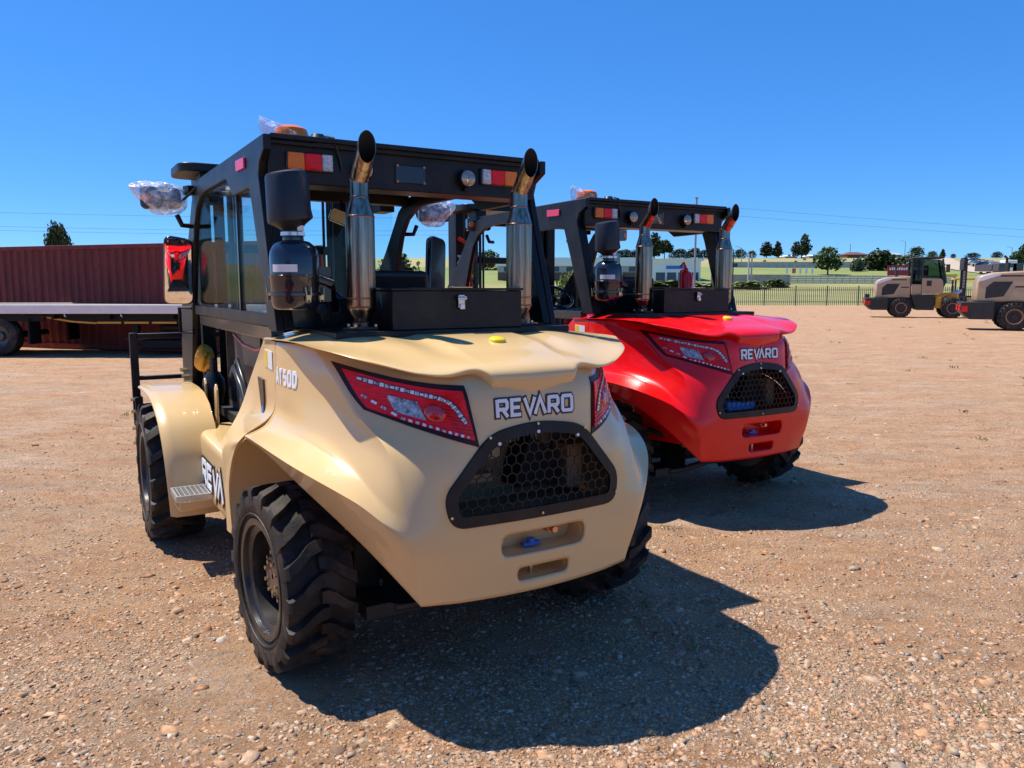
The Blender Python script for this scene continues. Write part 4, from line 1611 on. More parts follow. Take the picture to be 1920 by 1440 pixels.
# third machine of the row: the one the tan one's left mirror looks at
_p = Matrix.Rotation(tanrot, 3, 'Z') @ Vector((-3.55, -2.4, 0)) + Vector((-0.3094, 3.8156, 0))
mirror_truck = dup(red_truck, _p, tanrot + radians(155), 'red forklift seen reflected in the left side mirror of the tan one')


# ================================================================== GROUND
def vnoise(x, y, cell, seed):
    r = np.random.default_rng(seed).random((256, 256))
    u, v = x / cell, y / cell
    i, j = np.floor(u).astype(int), np.floor(v).astype(int)
    fu, fv = u - i, v - j
    fu, fv = fu * fu * (3 - 2 * fu), fv * fv * (3 - 2 * fv)
    i0, i1, j0, j1 = i % 256, (i + 1) % 256, j % 256, (j + 1) % 256
    return (r[i0, j0] * (1 - fu) + r[i1, j0] * fu) * (1 - fv) + (r[i0, j1] * (1 - fu) + r[i1, j1] * fu) * fv - .5


def gheight(x, y):
    d = np.sqrt(x * x + y * y)
    f = np.clip(1.4 - d / 30, 0, 1)
    rid = vnoise(x, y * 3.2, 2.3, 4)
    return f * (.035 * vnoise(x, y, 1.3, 1) + .016 * vnoise(x, y, .33, 2) + .010 * vnoise(x, y, .11, 3) + .025 * rid) - .006


def axis_lines(lo, a, b, hi, step, grow):
    mid = list(np.arange(a, b, step))
    up, st = [b], step
    while up[-1] < hi:
        st *= grow
        up.append(up[-1] + st)
    dn, st = [a], step
    while dn[-1] > lo:
        st *= grow
        dn.append(dn[-1] - st)
    return np.array(sorted(set(dn[1:] + mid + up)))


gx = axis_lines(-330, -3.2, 4.2, 330, .034, 1.055)
gy = axis_lines(-60, 1.6, 8.0, 79.2, .034, 1.05)
gy = gy[gy < 79.3]
gy[-1] = 79.2
X, Y = np.meshgrid(gx, gy)
Z = gheight(X, Y)
Z[-1] = 0
# stay under the tyres
for root, ws in ((tan_truck, None), (red_truck, None), (mirror_truck, None)):
    M = Matrix.Translation(root.location) @ Matrix.Rotation(root.rotation_euler.z, 4, 'Z')
    for wx, wy in ((-.82, 0), (.82, 0), (-1.0, 2.3), (1.0, 2.3)):
        p = M @ Vector((wx, wy, 0))
        q = np.clip((np.sqrt((X - p.x)**2 + (Y - p.y)**2) - .25) / .25, 0, 1)
        Z = Z * q + (1 - q) * .002


def ground_mat():
    m = bpy.data.materials.new('stony_soil')
    m.use_nodes = True
    t = m.node_tree
    b = t.nodes['Principled BSDF']
    b.inputs['Roughness'].default_value = 0.92
    b.inputs['Specular IOR Level'].default_value = 0.2
    tc = t.nodes.new('ShaderNodeTexCoord')
    P = tc.outputs['Object']

    def noise(sc, det=6, ro=.6, stretch=None):
        n = t.nodes.new('ShaderNodeTexNoise')
        n.inputs['Scale'].default_value = sc
        n.inputs['Detail'].default_value = det
        n.inputs['Roughness'].default_value = ro
        if stretch:
            mp = t.nodes.new('ShaderNodeMapping')
            mp.inputs['Scale'].default_value = stretch
            mp.inputs['Rotation'].default_value = (0, 0, .18)
            t.links.new(P, mp.inputs[0])
            t.links.new(mp.outputs[0], n.inputs['Vector'])
        else:
            t.links.new(P, n.inputs['Vector'])
        return n.outputs[0]

    def ramp(src, stops):
        r = t.nodes.new('ShaderNodeValToRGB')
        el = r.color_ramp.elements
        while len(el) < len(stops):
            el.new(.5)
        for e_, (p, c) in zip(el, stops):
            e_.position = p
            e_.color = (*c, 1)
        t.links.new(src, r.inputs[0])
        return r.outputs[0]

    def mix(a, c, f, mode='MIX'):
        n = t.nodes.new('ShaderNodeMix')
        n.data_type = 'RGBA'
        n.blend_type = mode
        for s_, v in ((6, a), (7, c), (0, f)):
            if hasattr(v, 'links'):
                t.links.new(v, n.inputs[s_])
            elif isinstance(v, tuple):
                n.inputs[s_].default_value = (*v, 1)
            else:
                n.inputs[s_].default_value = v
        return n.outputs[2]

    def mr(src, a, c, lo=0., hi=1.):
        n = t.nodes.new('ShaderNodeMapRange')
        for i, v in enumerate((a, c, lo, hi)):
            n.inputs[i + 1].default_value = v
        t.links.new(src, n.inputs[0])
        return n.outputs[0]
    base = ramp(noise(1.1, 9, .72, (1, 2.0, 1)), [(.28, (.345, .180, .090)), (.44, (.45, .255, .138)), (.58, (.50, .31, .178)), (.74, (.47, .325, .205))])
    # grey stony drifts
    col = mix(base, (.40, .30, .205), mr(noise(.45, 9, .75, (1, 2.6, 1)), .50, .66, 0, .8))
    # pale worn patches
    col = mix(col, (.54, .40, .29), mr(noise(.55, 8, .72, (1, 2.2, 1)), .53, .68, 0, .8))
    # orange earth drifts
    col = mix(col, (.47, .225, .10), mr(noise(.30, 8, .75, (1, 3.4, 1)), .53, .68, 0, .75))
    # grain
    gr = ramp(noise(95, 4, .7), [(.26, (.35, .31, .28)), (.48, (.95, .94, .93)), (.72, (1.35, 1.32, 1.27))])
    col = mix(col, gr, .85, 'MULTIPLY')
    col = mix(col, ramp(noise(11, 6, .75), [(.30, (.62, .58, .55)), (.48, (1, 1, 1)), (.70, (1.16, 1.15, 1.13))]), .8, 'MULTIPLY')
    col = mix(col, ramp(noise(2.6, 7, .75, (1, 1.8, 1)), [(.32, (.72, .67, .63)), (.50, (1, 1, 1)), (.70, (1.12, 1.12, 1.12))]), .8, 'MULTIPLY')
    vo = t.nodes.new('ShaderNodeTexVoronoi')
    vo.inputs['Scale'].default_value = 42
    t.links.new(P, vo.inputs['Vector'])
    sep = t.nodes.new('ShaderNodeSeparateColor')
    t.links.new(vo.outputs['Color'], sep.inputs[0])
    peb = ramp(sep.outputs[0], [(.0, (.55, .36, .24)), (.35, (.50, .42, .35)), (.6, (.62, .50, .40)), (.85, (.34, .27, .22)), (1., (.60, .36, .22))])
    sel = t.nodes.new('ShaderNodeMath')
    sel.operation = 'MULTIPLY'
    t.links.new(mr(sep.outputs[1], .62, .66), sel.inputs[0])
    t.links.new(mr(vo.outputs['Distance'], .42, .34), sel.inputs[1])
    col = mix(col, peb, sel.outputs[0])
    t.links.new(col, b.inputs['Base Color'])
    hsum = t.nodes.new('ShaderNodeMath')
    hsum.operation = 'MULTIPLY_ADD'
    t.links.new(sel.outputs[0], hsum.inputs[0])
    hsum.inputs[1].default_value = .7
    t.links.new(noise(38, 8, .78), hsum.inputs[2])
    bp = t.nodes.new('ShaderNodeBump')
    bp.inputs['Strength'].default_value = 1.0
    bp.inputs['Distance'].default_value = .03
    t.links.new(hsum.outputs[0], bp.inputs['Height'])
    t.links.new(bp.outputs[0], b.inputs['Normal'])
    return m


def grid_obj(name, X, Y, Z, m, kind='structure', smooth=True):
    nr, nc = X.shape
    me = bpy.data.meshes.new(name)
    co = np.stack([X, Y, Z], -1).reshape(-1, 3).astype(np.float32)
    ii = np.arange((nr - 1) * nc).reshape(nr - 1, nc)[:, :-1].ravel()
    f = np.stack([ii, ii + 1, ii + nc + 1, ii + nc], 1).astype(np.int32)
    me.vertices.add(len(co))
    me.vertices.foreach_set('co', co.ravel())
    me.loops.add(f.size)
    me.loops.foreach_set('vertex_index', f.ravel())
    me.polygons.add(len(f))
    me.polygons.foreach_set('loop_start', np.arange(0, f.size, 4, dtype=np.int32))
    me.update()
    me.validate()
    if smooth:
        me.polygons.foreach_set('use_smooth', [True] * len(me.polygons))
    me.materials.append(m)
    o = bpy.data.objects.new(name, me)
    COL.objects.link(o)
    o['kind'] = kind
    return o


SOIL = ground_mat()
grid_obj('ground', X, Y, Z, SOIL)


# ---- stones lying on the yard
def stones(name, n, y0, y1, smin, smax, powr, seed, clump):
    r = np.random.default_rng(seed)
    bv = np.array([(-.8, -.8, -.8), (.8, -.8, -.8), (.8, .8, -.8), (-.8, .8, -.8), (-.62, -.62, .7), (.62, -.62, .7), (.62, .62, .7), (-.62, .62, .7)], float)
    bf = np.array([(4, 5, 6), (4, 6, 7), (0, 1, 5), (0, 5, 4), (1, 2, 6), (1, 6, 5), (2, 3, 7), (2, 7, 6), (3, 0, 4), (3, 4, 7)])
    # depth sampled so that the picture is evenly covered
    u = r.random(n * 3)
    yy = 1 / (1 / y0 + u * (1 / y1 - 1 / y0))
    xx = (r.random(n * 3) * 2 - 1) * (yy * .70 + .4)
    keepm = (vnoise(xx, yy * 2.2, 1.1, seed + 5) + .6 * vnoise(xx, yy * 1.5, .4, seed + 6)) > (r.random(n * 3) - .5) * clump[1] + clump[0]
    xx, yy = xx[keepm][:n], yy[keepm][:n]
    n = len(xx)
    sz = smin * (1 - r.random(n) * (1 - (smin / smax)**powr))**(-1 / powr)
    zz = gheight(xx, yy)
    nv = len(bv)
    V = np.repeat(bv[None], n, 0)
    V = V + 1.05 * (r.random((n, nv, 3)) - .5)
    V = V * (np.stack([.7 + .7 * r.random(n), .7 + .6 * r.random(n), (.22 + .42 * r.random(n))], 1)[:, None])
    a = r.random(n) * 6.283
    ca, sa = np.cos(a)[:, None], np.sin(a)[:, None]
    V = np.stack([V[..., 0] * ca - V[..., 1] * sa, V[..., 0] * sa + V[..., 1] * ca, V[..., 2] + .18 * (r.random(n)[:, None] - .5) * V[..., 0]], -1)
    V = V * sz[:, None, None]
    V[..., 0] += xx[:, None]
    V[..., 1] += yy[:, None]
    V[..., 2] += (zz + sz * .05)[:, None]
    Fa = (bf[None] + (np.arange(n) * nv)[:, None, None]).reshape(-1, 3).astype(np.int32)
    me = bpy.data.meshes.new(name)
    co = V.reshape(-1, 3).astype(np.float32)
    me.vertices.add(len(co))
    me.vertices.foreach_set('co', co.ravel())
    me.loops.add(Fa.size)
    me.loops.foreach_set('vertex_index', Fa.ravel())
    me.polygons.add(len(Fa))
    me.polygons.foreach_set('loop_start', np.arange(0, Fa.size, 3, dtype=np.int32))
    me.update()
    at = me.attributes.new('tint', 'FLOAT', 'POINT')
    at.data.foreach_set('value', np.repeat(r.random(n), nv).astype(np.float32))
    return me


def stone_mat():
    m = bpy.data.materials.new('field_stone')
    m.use_nodes = True
    t = m.node_tree
    b = t.nodes['Principled BSDF']
    b.inputs['Roughness'].default_value = .85
    b.inputs['Specular IOR Level'].default_value = .1
    a = t.nodes.new('ShaderNodeAttribute')
    a.attribute_name = 'tint'
    r = t.nodes.new('ShaderNodeValToRGB')
    st = [(.0, (.48, .275, .155)), (.20, (.44, .275, .17)), (.38, (.40, .295, .20)), (.52, (.50, .34, .225)), (.64, (.34, .275, .205)), (.74, (.54, .395, .28)), (.82, (.38, .20, .11)), (.90, (.20, .13, .09)), (.975, (.56, .48, .40))]
    el = r.color_ramp.elements
    while len(el) < len(st):
        el.new(.5)
    for e_, (p, c) in zip(el, st):
        e_.position = p
        e_.color = (*c, 1)
    r.color_ramp.interpolation = 'CONSTANT'
    t.links.new(a.outputs['Fac'], r.inputs[0])
    tc = t.nodes.new('ShaderNodeTexCoord')
    nz = t.nodes.new('ShaderNodeTexNoise')
    nz.inputs['Scale'].default_value = 60
    nz.inputs['Detail'].default_value = 5
    t.links.new(tc.outputs['Object'], nz.inputs['Vector'])
    mr = t.nodes.new('ShaderNodeMapRange')
    mr.inputs[1].default_value = .3
    mr.inputs[2].default_value = .7
    mr.inputs[3].default_value = .72
    mr.inputs[4].default_value = 1.15
    t.links.new(nz.outputs[0], mr.inputs[0])
    mx = t.nodes.new('ShaderNodeMix')
    mx.data_type = 'RGBA'
    mx.blend_type = 'MULTIPLY'
    mx.inputs[0].default_value = 1
    t.links.new(r.outputs[0], mx.inputs[6])
    t.links.new(mr.outputs[0], mx.inputs[7])
    t.links.new(mx.outputs[2], b.inputs['Base Color'])
    return m


STONE = stone_mat()
for nm, args in (('gravel', (130000, 2.0, 22, .0028, .013, 1.5, 21, (-.25, 1.0))), ('stones', (3600, 2.0, 45, .010, .034, 3.0, 22, (-.10, .8)))):
    me = stones(nm, *args)
    me.materials.append(STONE)
    o = bpy.data.objects.new(nm, me)
    COL.objects.link(o)
    o['kind'] = 'stuff'
    o['label'] = 'loose angular stones scattered over the earth yard'
    o['category'] = 'gravel'

# ---- weeds
wb = MB()
for k in range(150):
    yy = 1 / (1 / 2.4 + random.random() * (1 / 60 - 1 / 2.4))
    if random.random() < .75:
        yy = random.uniform(11, 60)
    xx = random.uniform(-.15, .68) * yy if random.random() < .8 else random.uniform(-.65, .6) * yy
    s_ = random.uniform(.02, .07) if yy > 8 else random.uniform(.012, .03)
    for q in range(10):
        a = random.uniform(0, 6.28)
        l = s_ * random.uniform(.5, 1.2)
        bx, by = xx + random.gauss(0, s_ * .8), yy + random.gauss(0, s_ * .8)
        tx, ty = bx + cos(a) * l * .7, by + sin(a) * l * .7
        w_ = s_ * .12
        wb.add([(bx - w_ * sin(a), by + w_ * cos(a), 0), (bx + w_ * sin(a), by - w_ * cos(a), 0), ((bx + tx) / 2 + w_ * sin(a), (by + ty) / 2 - w_ * cos(a), l * .6), (tx, ty, l * .8), ((bx + tx) / 2 - w_ * sin(a), (by + ty) / 2 + w_ * cos(a), l * .6)], [(0, 1, 2, 3, 4)])
WEED = mat('weed_green', (.17, .20, .06), rough=.7, noise=.4, nscale=3)
o = struct('weeds', wb, WEED, 'stuff')
tag(o, 'small green weeds sprouting from the earth yard', 'weeds')


# ================================================================== LAND BEYOND
PROF = [(79.2, -.004), (90, .05), (100, .25), (120, 1.0), (140, 2.5), (170, 4.7), (200, 6.9), (250, 10.1), (300, 13.3), (330, 14.3), (420, 14.6), (700, 12), (1500, 10)]


def land(d, x=0.0):
    return float(np.interp(d, [p[0] for p in PROF], [p[1] for p in PROF])) * (1.0 if x > -30 else 1.0)


def sheet(name, d0, d1, m, x0=-420, x1=520, step=4.0, lift=0.0, bump=.25):
    ys_ = np.arange(d0, d1 + .01, step if d1 - d0 < 400 else 20)
    xs_ = np.arange(x0, x1, 6.0)
    X, Y = np.meshgrid(xs_, ys_)
    Z = np.interp(Y, [p[0] for p in PROF], [p[1] for p in PROF]) + lift
    Z += bump * (vnoise(X, Y, 18, 41) + .4 * vnoise(X, Y, 7, 42)) * np.clip((Y - 82) / 20, 0, 1)
    return grid_obj(name, X, Y, Z, m)


GRASSY = mat('dry_green_grass', (.30, .265, .095), rough=.9, color2=(.20, .205, .06), nscale=.12, bump=.6, bscale=6)
LAWN = mat('lush_grass', (.22, .25, .06), rough=.9, color2=(.16, .19, .045), nscale=.15, bump=.6, bscale=6)
HILL = mat('dry_hill_grass', (.34, .29, .12), rough=.9, color2=(.25, .235, .085), nscale=.05, bump=.5, bscale=3)
OCHRE = mat('ochre_grass', (.36, .23, .075), rough=.9, color2=(.25, .22, .07), nscale=.3)
sheet('field', 79.2, 141.2, GRASSY, step=3.1)
sheet('lawn', 141.2, 205.2, LAWN)
sheet('hillside', 205.2, 329.2, HILL)
sheet('far_land', 329.2, 1529.2, HILL)

# ---- palisade fence
PALE = mat('galvanised_paint', (.055, .065, .055), rough=.5, noise=.3, nscale=4)
fence = thing('palisade_fence', 'dark metal palisade fence along the far edge of the earth yard', 'fence', (0, 78.9, 0))
for i in range(-12, 19):
    x0 = i * 3.18 + 22.4
    if x0 < -2 or x0 > 66:
        continue
    e = MB()
    e.box((x0, 0, .97), (.10, .10, 1.96))
    e.box((x0, 0, 1.96), (.12, .12, .03))
    part('fence_post', e, PALE, fence)
    e = MB()
    for k in range(1, 16):
        xx = x0 + k * 3.18 / 16
        e.add([(xx - .028, -.04, .05), (xx + .028, -.04, .05), (xx + .028, -.04, 1.82), (xx, -.04, 1.92), (xx - .028, -.04, 1.82), (xx - .028, -.025, .05), (xx + .028, -.025, .05), (xx + .028, -.025, 1.82), (xx, -.025, 1.92), (xx - .028, -.025, 1.82)],
              [(0, 1, 2, 3, 4), (9, 8, 7, 6, 5), (0, 5, 6, 1), (1, 6, 7, 2), (2, 7, 8, 3), (3, 8, 9, 4), (4, 9, 5, 0)])
    for zz in (.35, 1.55):
        e.b2((x0 + .05, -.024, zz - .025), (x0 + 3.13, .0, zz + .025))
    part('fence_panel', e, PALE, fence, ang=0)

# ---- concrete walls
CONC = mat('concrete', (.40, .37, .34), rough=.85, noise=.3, nscale=.8, bump=.2, bscale=12)
CONCL = mat('pale_concrete', (.50, .48, .46), rough=.85, noise=.25, nscale=1.2)


def px2x(px, d):
    return (px - 960) / F_PX * d * 1.0


def wall(name, px0, px1, d, h, label, m, posts=0, gap=0):
    x0, x1 = px2x(px0, d), px2x(px1, d)
    t = thing(name, label, 'wall', ((x0 + x1) / 2, d, land(d) - .15))
    L = (x1 - x0) / 2
    if not gap:
        e = MB()
        e.b2((-L, -.08, 0), (L, .08, h))
        part('wall_panel', e, m, t)
        e = MB()
        e.b2((-L, -.11, h + .002), (L, .11, h + .08))
        part('coping', e, m, t)
    n = posts
    for k in range(n + 1):
        e = MB()
        xx = -L + 2 * L * k / n
        e.b2((xx - .09, -.14, 0), (xx + .09, -.082, h + .05))
        part('wall_post', e, m, t)
        if gap and k < n:
            e = MB()
            st = 2 * L / n
            for q in range(4):
                e.b2((xx + .1, -.04, .1 + q * h / 4), (xx + st - .1, .04, .1 + q * h / 4 + h / 4 - .12))
            part('wall_slats', e, m, t, ang=0)
    return t


wall('concrete_wall', 1330, 1475, 140, 1.75, 'grey concrete wall behind the bright green bank beside the red forklift', CONC, 7)
wall('slatted_wall', 1477, 1780, 141, 1.6, 'pale slatted concrete fence beyond the ochre grass strip', CONCL, 22, 1)
wall('boundary_wall', 1340, 1660, 204, 1.5, 'long pale wall at the foot of the dry hill', CONCL, 26)

# ---- bushes on the green bank
LEAFM = {}


def leaf_mat(name, c1, c2):
    m = bpy.data.materials.new(name)
    m.use_nodes = True
    t = m.node_tree
    b = t.nodes['Principled BSDF']
    b.inputs['Roughness'].default_value = .7
    b.inputs['Specular IOR Level'].default_value = .25
    g = t.nodes.new('ShaderNodeNewGeometry')
    mx = t.nodes.new('ShaderNodeMix')
    mx.data_type = 'RGBA'
    mx.inputs[6].default_value = (*c1, 1)
    mx.inputs[7].default_value = (*c2, 1)
    t.links.new(g.outputs['Random Per Island'], mx.inputs[0])
    t.links.new(mx.outputs[2], b.inputs['Base Color'])
    return m


LDARK = leaf_mat('dark_foliage', (.022, .036, .014), (.075, .100, .034))
LMID = leaf_mat('mid_foliage', (.050, .085, .020), (.095, .135, .035))
LGREY = leaf_mat('grey_foliage', (.070, .105, .060), (.12, .16, .09))
LYEL = leaf_mat('yellow_foliage', (.11, .15, .03), (.20, .23, .06))
BARK = mat('bark', (.09, .065, .045), rough=.9, noise=.4, nscale=3)


def crown_mesh(seed, lobes, n, leaf):
    """lobes: (x, y, z, rx, ry, rz) in a 1-high tree; leaf clumps through the volume"""
    r = random.Random(seed)
    e = MB()
    tot = sum((l[3] * l[4] * l[5])**.67 for l in lobes)
    for l in lobes:
        k = int(n * (l[3] * l[4] * l[5])**.67 / tot)
        for _ in range(k):
            while True:
                p = Vector((r.uniform(-1, 1), r.uniform(-1, 1), r.uniform(-1, 1)))
                if .15 < p.length < 1:
                    break
            p = p.normalized() * (p.length**.6) * (1 + .30 * sin(p.x * 7 + seed) * cos(p.z * 6 + p.y * 5))
            c = Vector((l[0] + p.x * l[3], l[1] + p.y * l[4], l[2] + p.z * l[5]))
            s = leaf * r.uniform(.5, 1.3)
            q = Matrix.Rotation(r.uniform(0, 6.28), 3, 'Z') @ Matrix.Rotation(r.uniform(-1.3, 1.3), 3, 'X')
            w = [q @ Vector(v) * s for v in ((-.5, -.3, 0), (0, -.6, .1), (.5, -.2, 0), (.35, .5, -.1), (-.3, .5, .1))]
            e.add([c + v for v in w], [(0, 1, 2, 3, 4)])
    return e


KINDS = {
    'round': ([(0, 0, .62, .30, .30, .30), (-.16, .05, .50, .2, .2, .2), (.17, -.03, .55, .2, .22, .22), (.02, .1, .80, .2, .2, .18)], .30),
    'column': ([(0, 0, .55, .20, .20, .42), (.10, .05, .42, .16, .16, .28), (-.10, 0, .40, .16, .16, .26), (.02, 0, .85, .10, .1, .14)], .15),
    'cone': ([(0, 0, .30, .22, .22, .2), (0, 0, .52, .17, .17, .22), (0.02, 0, .74, .11, .11, .18), (0, 0, .90, .05, .05, .10)], .12),
    'pine': ([(.10, 0, .72, .17, .2, .26), (-.20, 0, .42, .20, .2, .26), (.16, 0, .45, .22, .2, .22), (-.02, .05, .30, .34, .25, .16), (.12, 0, .92, .10, .1, .08)], .15),
    'spread': ([(0, 0, .66, .46, .4, .22), (-.26, .05, .46, .30, .3, .22), (.27, -.03, .44, .30, .3, .24), (.05, .1, .86, .28, .26, .13), (-.1, -.1, .33, .36, .3, .14)], .28),
    'umbrella': ([(0, 0, .80, .5, .45, .14), (-.2, 0, .70, .30, .3, .13), (.24, 0, .72, .28, .3, .12), (.0, 0, .90, .3, .3, .09)], .62),
    'twin': ([(-.16, 0, .55, .15, .18, .40), (.16, .02, .50, .15, .18, .34), (.0, 0, .36, .26, .2, .26), (-.12, 0, .86, .09, .1, .12), (.03, 0, .72, .11, .1, .22)], .15),
    'low': ([(0, 0, .38, .50, .4, .40), (-.42, 0, .26, .36, .3, .26), (.45, .05, .24, .40, .3, .26), (.18, -.05, .55, .28, .3, .30)], .05),
}
KINDS['bushy'] = ([(0, 0, .50, .40, .4, .46), (-.30, 0, .36, .30, .3, .34), (.30, .03, .40, .30, .3, .38), (.06, 0, .78, .24, .25, .20), (-.18, .05, .66, .22, .2, .2)], .08)
KINDS['block'] = ([(-.24, 0, .62, .19, .2, .30), (-.02, .03, .66, .18, .2, .32), (.25, 0, .56, .17, .2, .32), (-.14, 0, .82, .17, .2, .17), (.10, .0, .80, .16, .2, .18), (0, 0, .3, .38, .3, .3)], .1)
CROWNS = {}


def tree(px, py_top, width, d, kind, m, label, group='trees on the land behind the yard', base=None, name='tree', n=1000):
    key = (kind, n)
    x = px2x(px, d)
    zb = base if base is not None else land(d) - .1
    zt = CAM_H + (HORIZON - py_top) / F_PX * d
    h = zt - zb
    lobes, cl = KINDS[kind]
    ext = max(max(abs(l[0]) + l[3] for l in lobes), .1)
    top = max(l[2] + l[5] for l in lobes)
    sx = width / F_PX * d / 2 / ext
    t = thing(name, label, 'bush' if kind == 'low' else 'tree', (x, d, zb), random.uniform(-.4, .4), group)
    if key not in CROWNS:
        CROWNS[key] = crown_mesh(len(CROWNS) + 3, lobes, n, (.075 if kind != 'low' else .11) * (.6 if n > 5000 else 1.15))
    e = MB()
    src = CROWNS[key]
    e.v = [(v[0] * sx, v[1] * sx, v[2] * h / top) for v in src.v]
    e.f = list(src.f)
    part('crown', e, m, t, ang=0, fix=False)
    e = MB()
    r = max(.04, h * .022)
    e.tube([(0, 0, -.1), (.02 * h * .3, 0, h * .25), (0, .01 * h, h * .5), (.01 * h, 0, h * .8)], [r * 1.4, r, r * .75, r * .3], 8)
    for l in lobes:
        e.tube([(0, 0, h * min(.5, l[2] / top * .55)), (l[0] * sx * .6, l[1] * sx * .6, h * l[2] / top * .85), (l[0] * sx, l[1] * sx, h * l[2] / top)], [r * .6, r * .4, r * .15], 6)
    part('trunk', e, BARK, t, ang=50)
    return t


tree(123, 424, 50, 60, 'block', LDARK, 'dark narrow tree rising behind the maroon container', base=0, n=6500)
tree(1382, 468, 26, 296, 'bushy', LDARK, 'small dark tree on the ridge nearest the dark pole')
tree(1404, 471, 20, 300, 'bushy', LMID, 'smallest green tree on the ridge, behind the pale twin pole')
tree(1431, 456, 24, 300, 'column', LDARK, 'blocky dark upright tree on the ridge left of the cone-shaped one')
tree(1451, 454, 18, 300, 'cone', LDARK, 'cone-shaped dark tree alone on the bare ridge')
tree(1496, 442, 36, 298, 'pine', LDARK, 'tallest dark pine on the ridge, with a lower lobe on its left')
tree(1546, 464, 56, 170, 'spread', LMID, 'large bushy tree standing in front of the dry hill below the brick house')
tree(1642, 471, 66, 188, 'bushy', LDARK, 'wide dark tree left of the red billboard', n=2200)
tree(1600, 484, 34, 184, 'low', LGREY, 'low grey-green shrub at the left foot of the wide dark tree', name='shrub')
tree(1693, 478, 58, 192, 'bushy', LGREY, 'grey-green tree showing above the hood of the loader by the fence')
tree(1709, 464, 34, 300, 'bushy', LDARK, 'flat-topped tree on the ridge above the farther loader')
tree(1738, 472, 22, 300, 'bushy', LMID, 'round green tree on the ridge above the cab of the farther loader')
tree(1757, 468, 10, 302, 'cone', LDARK, 'slim pointed tree at the head of the dirt road')
tree(1777, 477, 12, 300, 'bushy', LDARK, 'short upright tree on the ridge beside the dirt road')
tree(1813, 475, 28, 300, 'bushy', LDARK, 'dark round tree on the ridge above the parked cars')
tree(1858, 473, 22, 300, 'bushy', LDARK, 'dark upright tree on the ridge above the white truck')
tree(1903, 460, 40, 210, 'pine', LMID, 'green tree at the right edge beyond the nearer loader')
tree(1223, 440, 30, 280, 'column', LDARK, 'tall dark tree seen between the stacks of the red forklift')
tree(1242, 452, 34, 285, 'round', LDARK, 'dark round tree beside the tall one behind the red forklift cab')
for px_, tp, w_, k_ in ((1140, 472, 44, 'bushy'), (1168, 469, 46, 'bushy'), (1196, 467, 40, 'bushy'), (1270, 468, 44, 'bushy'), (1298, 466, 36, 'bushy'), (1326, 468, 42, 'bushy'), (1353, 470, 36, 'bushy')):
    tree(px_, tp, w_, 290, k_, LDARK, 'dark tree of the row behind the long white building', 'trees of the row behind the white building')
tree(745, 476, 95, 108, 'bushy', LMID, 'big green tree seen through the rear opening of the tan cab')
tree(688, 496, 70, 112, 'bushy', LYEL, 'yellowish bushy tree seen through the tan cab, left of the big green one')
tree(872, 461, 54, 115, 'column', LYEL, 'yellow-green tree seen beside the mast of the red forklift')
tree(915, 470, 60, 190, 'bushy', LMID, 'green tree over the white building, behind the red forklift mast')
tree(1062, 512, 60, 84, 'low', LYEL, 'pale green shrub behind the fence, seen through the red forklift', name='shrub')
tree(1448, 523, 60, 131, 'low', LMID, 'dark green shrub on the bank in front of the concrete wall', name='shrub')
tree(1395, 527, 90, 128, 'low', LYEL, 'bright green shrub on the bank nearest the red forklift', name='shrub')
tree(1250, 526, 200, 133, 'low', LYEL, 'long bright green shrub below the white building', name='shrub')
for px_, py_ in ((1418, 497), (1428, 491), (1486, 492), (1502, 488), (1577, 489)):
    d_ = {497: 212, 491: 245, 492: 240, 488: 262, 489: 258}[py_]
    tree(px_, py_ - 3, 7, d_, 'round', LDARK, 'tiny dark bush dotted on the bare dry hillside', 'bushes dotted on the dry hillside', name='shrub', n=300)

# ---- white building
BW = mat('white_cladding', (.78, .80, .80), rough=.6, noise=.06, nscale=.4)
BRK = mat('brown_brick', (.16, .095, .065), rough=.85, noise=.35, nscale=2)
GREYP = mat('grey_panel', (.36, .40, .42), rough=.6, noise=.15)
DKG = mat('dark_glass', (.03, .045, .06), rough=.1, noise=.1)
bd = 150.0
bld = thing('building', 'long white flat-roofed building with brown brick base and small blue sign', 'building', (px2x(1120, bd), bd, land(bd) - .2))
hw = (1308 - 935) / 2 / F_PX * bd
e = MB()
e.b2((-hw, 0, 0), (hw * .50, 12, 1.75))
part('brick_base', e, BRK, bld)
e = MB()
e.b2((-hw, .05, 1.752), (hw * .50, 12, 2.95))
part('grey_band', e, GREYP, bld)
e = MB()
e.b2((-hw - .4, -.5, 2.952), (hw * .52, 12.5, 4.55))
part('roof', e, BW, bld)
e = MB()
e.b2((hw * .502, -1.5, 0), (hw, 10, 3.9))
part('wall', e, BW, bld)
e = MB()
e.b2((hw * .49, -1.9, 3.902), (hw * 1.03, 10.5, 4.3))
part('porch_roof', e, BW, bld)
for k in range(4):
    e = MB()
    xx = hw * (.56 + k * .11)
    e.b2((xx, -1.56, .1), (xx + hw * .09, -1.49, 1.7))
    part('glass_front', e, DKG, bld)
e = MB()
e.b2((hw * .66, -1.58, 2.35), (hw * .86, -1.502, 2.95))
part('blue_sign', e, BLUE, bld)
for k in range(7):
    e = MB()
    xx = -hw + 1.2 + k * 4.0
    e.b2((xx, -.01, 1.9), (xx + 2.6, .048, 2.8))
    part('window', e, DKG, bld)

